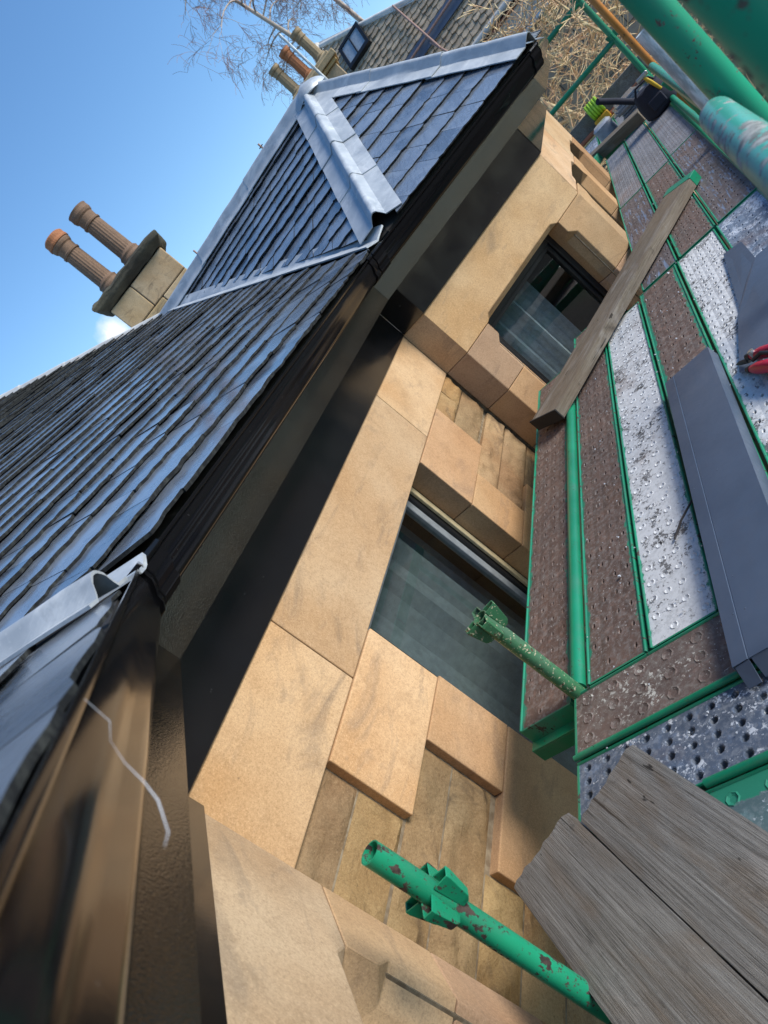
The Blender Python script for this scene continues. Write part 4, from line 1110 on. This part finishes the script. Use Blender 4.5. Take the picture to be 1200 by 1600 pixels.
# ------------------------------------------------------------------ things at the far end of the platform
bag = thing('tool_bag', 'black canvas tool bag with a yellow handled tool, hung on the outer rail', 'bag', (7.6, -0.02, 0.01))
sec = []
for z, w, dp in ((0.0, .13, .08), (0.02, .155, .10), (0.12, .155, .11), (0.20, .14, .09), (0.24, .12, .08)):
    sec.append([(7.6+dp*math.cos(q*math.pi/7)*(1+.08*math.sin(q*2+z*20)), -0.03+w*math.sin(q*math.pi/7), 0.01+z+0.012*math.sin(q*1.9)) for q in range(14)])
MB().loft(sec).build('canvas_body', 'navy', bag, smooth=True)
MB().box((7.48, -0.10, 0.06), (7.505, 0.04, 0.16)).build('front_pocket', 'navy', bag, bevel=0.01)
MB().tube([(7.6, -0.13, 0.23), (7.57, -0.10, 0.30), (7.57, 0.03, 0.31), (7.6, 0.08, 0.24)], 0.010, 10).build('strap', 'navy', bag, smooth=True)
hm = thing('hammer', 'yellow handled hammer standing in the black tool bag', 'hammer', (7.53, -0.10, 0.2))
MB().tube([(7.52, -0.11, 0.16), (7.50, -0.09, 0.26), (7.49, -0.07, 0.34)], [0.014, 0.016, 0.012], 10).build('grip', 'yellow', hm, smooth=True)
MB().box((7.475, -0.12, 0.33), (7.505, -0.01, 0.365)).build('head', 'steel', hm, bevel=0.006)
rod('spirit_level', 'dark blue level leaning beside the tool bag with its end up', 'level', [(7.9, 0.10, 0.20), (7.8, 0.20, 0.34), (7.7, 0.30, 0.47)], 0.028, 'navy')
stk = thing('slate_stack', 'stack of split grey slates at the platform end beside the tool bag', 'slates', (8.75, 0.14, 0.005))
for k in range(9):
    a = rnd.uniform(-.12, .12); w, l = 0.13+rnd.uniform(-.02, .02), 0.20+rnd.uniform(-.03, .03)
    zc = 0.008+k*0.021; cxx, cyy = 8.75+rnd.uniform(-.03, .03), 0.14+rnd.uniform(-.02, .02)
    pts = [(sx*l, sy*w) for sx, sy in ((-1, -1), (0.2, -1.05), (1, -1), (1, 1), (-.1, 1.06), (-1, 1))]
    pts = [(cxx+p[0]*math.cos(a)-p[1]*math.sin(a)+rnd.uniform(-.008, .008), cyy+p[0]*math.sin(a)+p[1]*math.cos(a)) for p in pts]
    MB().loft([[(*p, zc) for p in pts], [(*p, zc+0.017) for p in pts]]).build('slate', 'slate', stk)
wr = thing('wrapped_pack', 'small pack wrapped in clear film by the far end of the sleeper', 'pack', (8.95, 0.47, 0.005))
MB().box((8.86, 0.385, 0.005), (9.04, 0.555, 0.15)).build('contents', 'rod', wr, bevel=0.02, seg=2)
q = []
for z, s_ in ((0.002, 1.0), (0.03, 1.08), (0.09, 1.03), (0.15, 1.06), (0.175, 0.8)):
    q.append([(8.95+.105*s_*(1+.05*math.sin(j*2.3+z*60))*math.copysign(abs(math.cos(j*math.pi/8))**.5, math.cos(j*math.pi/8)), 0.47+.10*s_*(1+.05*math.cos(j*3.1+z*50))*math.copysign(abs(math.sin(j*math.pi/8))**.5, math.sin(j*math.pi/8)), z) for j in range(16)])
MB().loft(q).build('film', 'film', wr, smooth=True)
ss = thing('ratchet_strap', 'bundle of lime green strap with amber band on the far toe board', 'strap', (10.02, 0.45, 0.1))
for k in range(5):
    MB().tube([(10.0+.01*math.sin(k), 0.40+k*.03, 0.20+.07*math.cos(t*math.pi/5)+.0) if False else (9.99+.075*math.cos(t*math.pi/5), 0.39+k*.034, 0.21+.09*math.sin(t*math.pi/5)) for t in range(11)], 0.017, 8).build('strap_loop', 'lime', ss, smooth=True)
MB().box((9.90, 0.37, 0.02), (9.97, 0.56, 0.11)).build('amber_band', 'amber', ss, bevel=0.01)
tb = MB().box((10.03, -0.2, 0.0), (10.065, 2.2, 0.235)); tag(tb.build('toe_board', 'timber', None, bevel=0.004), 'grey upright toe board closing the far end of the platform', 'toe board')
rod('rusty_tube', 'rusty red tube lying along the foot of the far toe board', 'tube', [(9.975, -0.15, 0.03), (9.975, 0.8, 0.03), (9.975, 2.2, 0.03)], 0.03, 'rust')
tag(MB().box((9.87, -0.15, -0.03), (9.94, 2.0, 0.012)).build('sunlit_ground_strip', 'sunlit_ground', None, bevel=0.003), 'sunlit yellow ground batten in front of the far rusty tube', 'strip')  # stands in for sunlit ground, the sun put into its yellow colour

# ------------------------------------------------------------------ chimney standing behind the roof
chim = thing('chimney', 'sandstone chimney with mossy cap and two fluted clay pots above the near roof', 'chimney', (10.4, 6.3, 1.2))
pm_ = V3((10.49, 5.77, 0)); pe = V3((9.865, 6.84, 0))
eu = (pe-pm_).normalized(); ev = V3((eu.y, -eu.x, 0))
if ev.dot(V3((1, .6, 0))) < 0: ev = -ev
WW, DD = (pe-pm_).length, 0.66
def cb(u0, u1, v0, v1, z0, z1, name, mat, bev=0.015, parent=None):
    p = [pm_+eu*u0+ev*v0, pm_+eu*u1+ev*v0, pm_+eu*u1+ev*v1, pm_+eu*u0+ev*v1]
    return MB().loft([[(q.x, q.y, z0) for q in p], [(q.x, q.y, z1) for q in p]]).build(name, mat, parent or chim, bevel=bev)
z = 1.2
shaft = cb(0.02, WW-.02, .02, DD-.02, 1.2, 3.66, 'shaft', 'soot')
splits = [(0.42,), (0.62,), (0.36, 0.80), (0.55,), (0.45,), (0.6,)]
hs = [1.2, 1.62, 2.05, 2.46, 2.83, 3.20, 3.655]
for k in range(6):
    cuts = [0]+[c*WW for c in splits[k]]+[WW]
    for a, b in zip(cuts[:-1], cuts[1:]):
        cb(a+.006, b-.006, 0, DD, hs[k]+.006, hs[k+1]-.006, 'stone_block', 'oldstone', 0.014, shaft)
# splayed cap in two steps
p = []; nper = 56
for k in range(15):
    t = k/14
    z = 3.67+0.21*t; e = 0.01+0.13*math.sin(min(t/0.72, 1)*1.57) if t < .82 else 0.14-0.10*(t-.82)/.18
    ring = []
    for j in range(nper):
        q = j/nper*4; sd = int(q); f_ = q-sd
        c4 = [(-e, -e), (WW+e, -e), (WW+e, DD+e), (-e, DD+e)]
        a_, b_ = c4[sd], c4[(sd+1) % 4]
        x = pm_+eu*(a_[0]+(b_[0]-a_[0])*f_)+ev*(a_[1]+(b_[1]-a_[1])*f_)
        w_ = noise.fractal(V3((x.x*5, x.y*5, z*9)), 1, 2, 4)*0.026
        ring.append((x.x+w_, x.y+w_, z+0.03*noise.noise(V3((x.x*7, x.y*7, 4)))))
    p.append(ring)
MB().loft(p).build('cap_stone', 'capstone', chim, smooth=True)
def pot(c, z0, h, r, mat, parent, seg=40, flutes=20, rim=None):
    prof = [(1.30, 0), (1.30, .05), (1.18, .09), (1.22, .12), (1.05, .15), (1.0, .17), (0.95, .72), (1.06, .73), (1.08, .755), (0.98, .77), (1.02, .86), (1.14, .88), (1.22, .92), (1.18, .97), (1.22, 1.0), (0.95, 1.0), (0.92, .9)]
    secs = []
    for k, (s_, t) in enumerate(prof):
        ring = []
        for j in range(seg):
            fl_ = 1-(0.045*(j % 2) if 5 <= k <= 6 else 0)
            a = 2*math.pi*j/seg
            ring.append((c[0]+r*s_*fl_*math.cos(a), c[1]+r*s_*fl_*math.sin(a), z0+h*t))
        secs.append(ring)
    o = MB().loft(secs).build('chimney_pot', mat, parent)
    if rim: MB().lathe((c[0], c[1], z0+h*1.0), [(r*1.02, -.07), (r*1.30, -.055), (r*1.30, -.03), (r*1.24, 0.0), (r*1.24, .06), (r*1.05, .085), (r*.9, .085)], 28).build('pot_cowl', rim, o)
    return o
c1 = pm_+eu*(WW*0.74)+ev*(DD*.45); c2 = pm_+eu*(WW*0.30)+ev*(DD*.45)
pot(c1, 3.88, 1.02, 0.150, 'terracotta', chim, rim='terracotta_red')
pot(c2, 3.88, 1.05, 0.152, 'terracotta', chim)

# ------------------------------------------------------------------ neighbouring house
nb = thing('neighbour_house', 'neighbouring house with brown slate roof, roof light and triple chimney beyond the ridge', 'house', (17, 3, -2.4))
NO = V3((15.935, 1.443, 1.97)); nh = V3((-0.052, -0.999, 0)); nv_ = V3((0.668, -0.035, 0.743))
PR = Plane(NO, nh, V3((-0.742, 0.039, 0.669)))
if PR.u.dot(nh) < 0: PR.u = -PR.u
HIP = lambda u: 3.62-0.764*(u+2.42)
reg = [(-2.52, 0.0), (2.32, 0.0), (-2.42, 3.62), (-2.52, 3.62)]
MB().loft([[PR.at(a, b, -.05) for a, b in reg], [PR.at(a, b, -.15) for a, b in reg]]).build('roof', 'soot', nb)
nroof = nb.children[-1]
ns = MB(); v = 0.0; row = 0
while v < 3.6:
    u = -2.5+(0.11 if row % 2 else 0)
    gz = rnd.uniform(0.125, 0.15)
    while u < 2.3:
        w = rnd.uniform(0.16, 0.25); j0 = rnd.uniform(-.014, .014); L = gz*1.6
        poly = clip_poly([(u+.006, v+j0+.016), (u+w*.5, v+j0-.012), (u+w-.006, v+j0+.016), (u+w-.003, v+L), (u+.003, v+L)], [(0.764, 1.0, 3.62-0.764*2.42-0.05)])
        if poly:
            hh = rnd.uniform(.036, .055)
            ns.loft([[PR.at(a, b, hh*(1-(b-v)/L)-.022) for a, b in poly], [PR.at(a, b, hh*(1-(b-v)/L)+.003) for a, b in poly]])
        u += w
    v += gz; row += 1
o = ns.build('slate_courses', 'slate_old', nroof); o['kind'] = 'stuff'
rear = MB().loft([[PR.at(-2.45, 3.62, -.04), PR.at(2.32, 0, -.04), PR.at(2.32, 0, -.04)+V3((4, -1, .2)), PR.at(-2.45, 3.62, -.04)+V3((4, -1, -1))], [PR.at(-2.45, 3.62, -.14), PR.at(2.32, 0, -.14), PR.at(2.32, 0, -.14)+V3((4, -1, .2)), PR.at(-2.45, 3.62, -.14)+V3((4, -1, -1))]])
rear.build('rear_slope', 'slate_old', nroof)
MB().tube([PR.at(-2.45, 3.65, .03), PR.at(-1, HIP(-1)+.02, .03), PR.at(2.4, HIP(2.4)+.02, .03)], 0.055, 10).build('hip_capping', 'lead_pale', nroof, smooth=True)
MB().loft([[PR.at(-2.44, 3.6, .0), PR.at(-2.44, 3.6, .05), PR.at(0.3, HIP(.3)-.10, .05), PR.at(.3, HIP(.3)-.10, 0)], [PR.at(-2.44, 3.76, 0.0), PR.at(-2.44, 3.76, .05), PR.at(.3, HIP(.3)+.02, .05), PR.at(.3, HIP(.3)+.02, 0)]]).build('lead_flashing', 'lead_pale', nroof)
MB().loft([[PR.at(-2.82, 2.2, -.1), PR.at(-2.48, 2.2, -.1), PR.at(-2.48, 3.95, -.1), PR.at(-2.72, 3.95, -.1)], [PR.at(-2.82, 2.2, .10), PR.at(-2.48, 2.2, .10), PR.at(-2.48, 3.80, .10), PR.at(-2.72, 3.80, .10)]]).build('gable_skew', 'white', nb, bevel=.02)
def rbox(u0, u1, v0, v1, h0, h1):
    return MB().loft([[PR.at(u0, v0, h0), PR.at(u1, v0, h0), PR.at(u1, v1, h0), PR.at(u0, v1, h0)], [PR.at(u0, v0, h1), PR.at(u1, v0, h1), PR.at(u1, v1, h1), PR.at(u0, v1, h1)]])
mb = MB(); U0, U1, VV0, VV1 = -2.13, -1.47, 2.33, 2.99
for a, b, c_, d in ((U0, U0+.07, VV0, VV1), (U1-.07, U1, VV0, VV1), (U0+.07, U1-.07, VV0, VV0+.09), (U0+.07, U1-.07, VV1-.07, VV1), ((U0+U1)/2-.012, (U0+U1)/2+.012, VV0+.09, VV1-.07)):
    q = rbox(a, b, c_, d, 0.0, 0.13); mb.add(q.v, q.f)
fr = mb.build('roof_light', 'frame_black', nroof)
for a, b in ((U0+.07, (U0+U1)/2-.012), ((U0+U1)/2+.012, U1-.07)): rbox(a, b, VV0+.09, VV1-.07, 0.06, 0.10).build('pane', 'roof_glass', fr)
rbox(-1.75, 0.95, 0.86, 1.20, .05, .075).build('lead_strip', 'anthracite', nroof)
MB().tube([PR.at(-1.75, 1.0, .13), PR.at(0.95, 1.06, .13)], 0.022, 8).build('vent_pipe', 'copper', nroof, smooth=True)
MB().tube([PR.at(-.70, 2.3, .12), PR.at(-.42, 0.5, .16)], 0.022, 8).build('vent_pipe', 'copper', nroof, smooth=True)
MB().tube([PR.at(-.52, 0.85, .13), PR.at(-.36, 0.3, .16)], 0.022, 8).build('vent_pipe', 'copper', nroof, smooth=True)
g0, g1 = PR.at(-2.6, -.03, .03), PR.at(2.6, -.03, .03)
MB().tube([g0, (g0+g1)/2, g1], 0.065, 10).build('gutter', 'white', nb, smooth=True)
MB().tube([g0+V3((-.02, 0, -.12)), g1+V3((-.02, 0, -.12))], 0.035, 10).build('drain_pipe', 'rust', nb, smooth=True)
MB().loft([[g0+V3((.0, 0, -.14)), g1+V3((.0, 0, -.14)), g1+V3((0.04, 0, -.50)), g0+V3((0.04, 0, -.50))], [g0+V3((.1, 0, -.14)), g1+V3((.1, 0, -.14)), g1+V3((.14, 0, -.50)), g0+V3((.14, 0, -.50))]]).build('fascia_board', 'white', nb)
MB().tube([g0+V3((-.02, 0, -.56)), g1+V3((-.02, 0, -.56))], 0.045, 10).build('drain_pipe', 'galv', nb, smooth=True)
# its stone wall, facing down the platform
w0 = V3((16.25, 5.0, 0)); w1 = V3((15.6, -7.5, 0))
wt = (w1-w0).normalized(); wnr = V3((wt.y, -wt.x, 0))
if wnr.x > 0: wnr = -wnr
pp = [w0, w1, w1-wnr*.5, w0-wnr*.5]
nwall = MB().loft([[(x.x, x.y, -2.4) for x in pp], [(x.x, x.y, 1.55) for x in pp]]).build('wall', 'farmortar', nb)
zz = -2.3
while zz < 1.5:
    hgt = min(rnd.uniform(0.30, 0.42), 1.56-zz) ; t = rnd.uniform(-.5, 0)
    if hgt < .1: break
    while t < 12.4:
        l = rnd.uniform(0.55, 1.0)
        p0 = w0+wt*max(t+.008, 0); p1 = w0+wt*(t+l-.008); d0 = rnd.uniform(.006, .03)
        pp = [p0+wnr*d0, p1+wnr*d0, p1-wnr*.1, p0-wnr*.1]
        MB().loft([[(x.x, x.y, zz+.008) for x in pp], [(x.x, x.y, zz+hgt-.008) for x in pp]]).build('stone_block', 'farstone', nwall)
        t += l
    zz += hgt
# triple chimney
nch = MB(); 
cA, cB = V3((14.72, 2.98, 0)), V3((14.46, 3.93, 0)); eu2 = (cB-cA).normalized(); ev2 = V3((1, .27, 0)).normalized()
def cb2(e, z0, z1, d=.55): 
    p = [cA-eu2*e-ev2*e, cB+eu2*e-ev2*e, cB+eu2*e+ev2*(d+e), cA-eu2*e+ev2*(d+e)]
    return MB().loft([[(q.x, q.y, z0) for q in p], [(q.x, q.y, z1) for q in p]])
st_ = cb2(-.04, 1.6, 3.66).build('chimney_stack', 'oldstone', nb, bevel=.015)
cb2(0.02, 3.66, 3.73).build('cap_stone', 'oldstone', st_, bevel=.012); cb2(0.08, 3.73, 3.84).build('cap_stone', 'oldstone', st_, bevel=.012); cb2(0.0, 3.84, 3.90).build('cap_stone', 'oldstone', st_, bevel=.01)
for f_, mt, h in ((0.14, 'buff', .66), (0.50, 'terracotta_red', .64), (0.84, 'buff', .62)):
    c = cA+(cB-cA)*f_+ev2*.25; pot(c, 3.88, h, 0.098, mt, st_, seg=24)

# aerial masts
rod('aerial_mast', 'thin pale mast rising behind the lead cap of the bay roof', 'mast', [(8.777, 1.992, 1.2), (8.777, 1.992, 2.6), (8.777, 1.989, 3.30)], 0.015, 'galv', seg=8)
def aerial(label, base, h, arms):
    t_ = thing('roof_aerial', label, 'aerial', base)
    b = V3(base)
    MB().tube([b, b+V3((0, 0, h))], 0.012, 6).build('mast', 'copper', t_)
    for z_, l in arms: MB().tube([b+V3((-.0, -l, z_)), b+V3((0, l, z_))], 0.006, 6).build('aerial_arm', 'rod', t_)
aerial('small reddish aerial peeping over the bay ridge lead', (8.512, 2.92, 1.6), 1.26, ((1.15, .05), (1.22, .03)))
aerial('thin aerial on the skyline next to the chimney and lead ridge end', (7.98, 4.158, 1.6), 1.15, ((1.08, .03),))

# ------------------------------------------------------------------ trees and climbing shrub
def branch(mb, p, d, length, r, depth, rs, droop=0.0, kids=(3, 5), spread=0.7, seg=4, twig=None, minr=0.002):
    pts = [V3(p)]; d = V3(d).normalized(); nseg = 6
    rr = [r]
    for k in range(nseg):
        d = (d+V3((rs.uniform(-1, 1), rs.uniform(-1, 1), rs.uniform(-1, 1)))*0.16+V3((0, 0, -droop))).normalized()
        pts.append(pts[-1]+d*length/nseg); rr.append(max(minr, r*(1-0.72*(k+1)/nseg)))
    (twig if (twig is not None and depth <= 1) else mb).tube(pts, rr, seg if depth > 1 else 3, caps=False)
    if depth <= 0: return
    for k in range(rs.randint(*kids)):
        i = rs.randint(2, nseg); q = pts[i]
        e = (pts[i]-pts[i-1]).normalized()
        s_ = V3((rs.uniform(-1, 1), rs.uniform(-1, 1), rs.uniform(-.6, .9))).normalized()
        nd = (e*(1-spread)+s_*spread).normalized()
        branch(mb, q, nd, length*rs.uniform(.45, .72), rr[i]*0.62, depth-1, rs, droop, kids, spread, seg, twig, minr)
def tree(name, label, cat, base, trunk_pts, rads, starts, mats, seed, droop, kids=(3, 5), depth=3, spread=.65, minr=0.003, group=None):
    t_ = thing(name, label, cat, base, group)
    rs = random.Random(seed); mb = MB(); tw = MB()
    mb.tube(trunk_pts, rads, 10)
    for p, d, L, r in starts: branch(mb, p, d, L, r, depth, rs, droop, kids, spread, 5, tw, minr)
    mb.build('trunk', mats[0], t_, smooth=True)
    o = tw.build('twigs', mats[1], t_); o['kind'] = 'stuff'
    return t_
rs = random.Random(4)
# birch 1 leans to the left in the picture, thin hanging twigs
def birch(label, base, top, seed, nb_, group):
    b, t_ = V3(base), V3(top); pts = []; rads = []
    for k in range(9):
        f_ = k/8; p = b+(t_-b)*f_+V3((0.15*math.sin(f_*5+seed), 0.15*math.cos(f_*4), 0)); pts.append(p); rads.append(0.17*(1-.8*f_))
    starts = []
    for k in range(nb_):
        f_ = 0.70+0.29*k/nb_; i = min(7, int(f_*8)); p = pts[i].lerp(pts[i+1], f_*8-i)
        a = rs.random()*6.28
        starts.append((p, (math.cos(a)*.75, math.sin(a)*.75+.12, rs.uniform(.25, .7)), rs.uniform(1.1, 1.9), 0.032))
    tree('birch_tree', label, 'tree', base, pts, rads, starts, ('birch', 'birch_twig'), seed, 0.13, (4, 6), 3, .55, 0.0045, group)
birch('bare birch with hanging twigs, left of the roof light and above the triple chimney', (27.0, 4.3, -2.4), (25.6, 6.4, 10.5), 5, 17, 'bare birches behind the neighbouring house')
birch('bare birch whose pale trunk crosses the sky right above the roof light', (28.5, 3.7, -2.4), (28.2, 4.9, 11.0), 9, 14, 'bare birches behind the neighbouring house')
# bare climbing shrub against the neighbour's wall
sb = V3((11.4, 0.35, -2.4))
starts = []
for k in range(26):
    a = k/26
    p = V3((11.3+rs.uniform(-.7, 1.1), 2.0-2.9*a+rs.uniform(-.1, .1), rs.uniform(-1.4, 0.9)))
    starts.append((p, (rs.uniform(-.5, .4), rs.uniform(-1, 1), rs.uniform(-.2, .9)), rs.uniform(.8, 1.5), rs.uniform(.015, .028)))
tr = [sb, sb+V3((.05, .05, 1.0)), sb+V3((-.1, .1, 1.9)), sb+V3((.1, .35, 2.5)), sb+V3((.0, .55, 3.0)), sb+V3((.1, .9, 3.4))]
tree('climbing_shrub', 'tangled bare climbing shrub in front of the neighbouring stone wall', 'shrub', sb, tr, [.06, .055, .05, .04, .035, .02], starts, ('twig', 'twig'), 21, 0.0, (4, 6), 3, .75, 0.005)
def trunks(mb_pts, rad, nm): return None
sk = thing('bare_tree', 'small bare treetop just showing over the bay roof ridge', 'tree', (13.5, 6.2, -2.4))
rs2 = random.Random(3); mb = MB(); tw = MB()
mb.tube([(13.5, 6.2, -2.4), (13.4, 6.1, 1.0), (13.3, 5.9, 2.6)], [.12, .08, .04], 8)
for k in range(7): branch(mb, (13.4, 6.0, 1.3+k*.10), (rs2.uniform(-.6, .6), rs2.uniform(-1, .6), .8), 0.9, .025, 2, rs2, 0, (3, 5), .6, 4, tw, .004)
mb.build('trunk', 'twig', sk, smooth=True); o = tw.build('twigs', 'birch_twig', sk); o['kind'] = 'stuff'
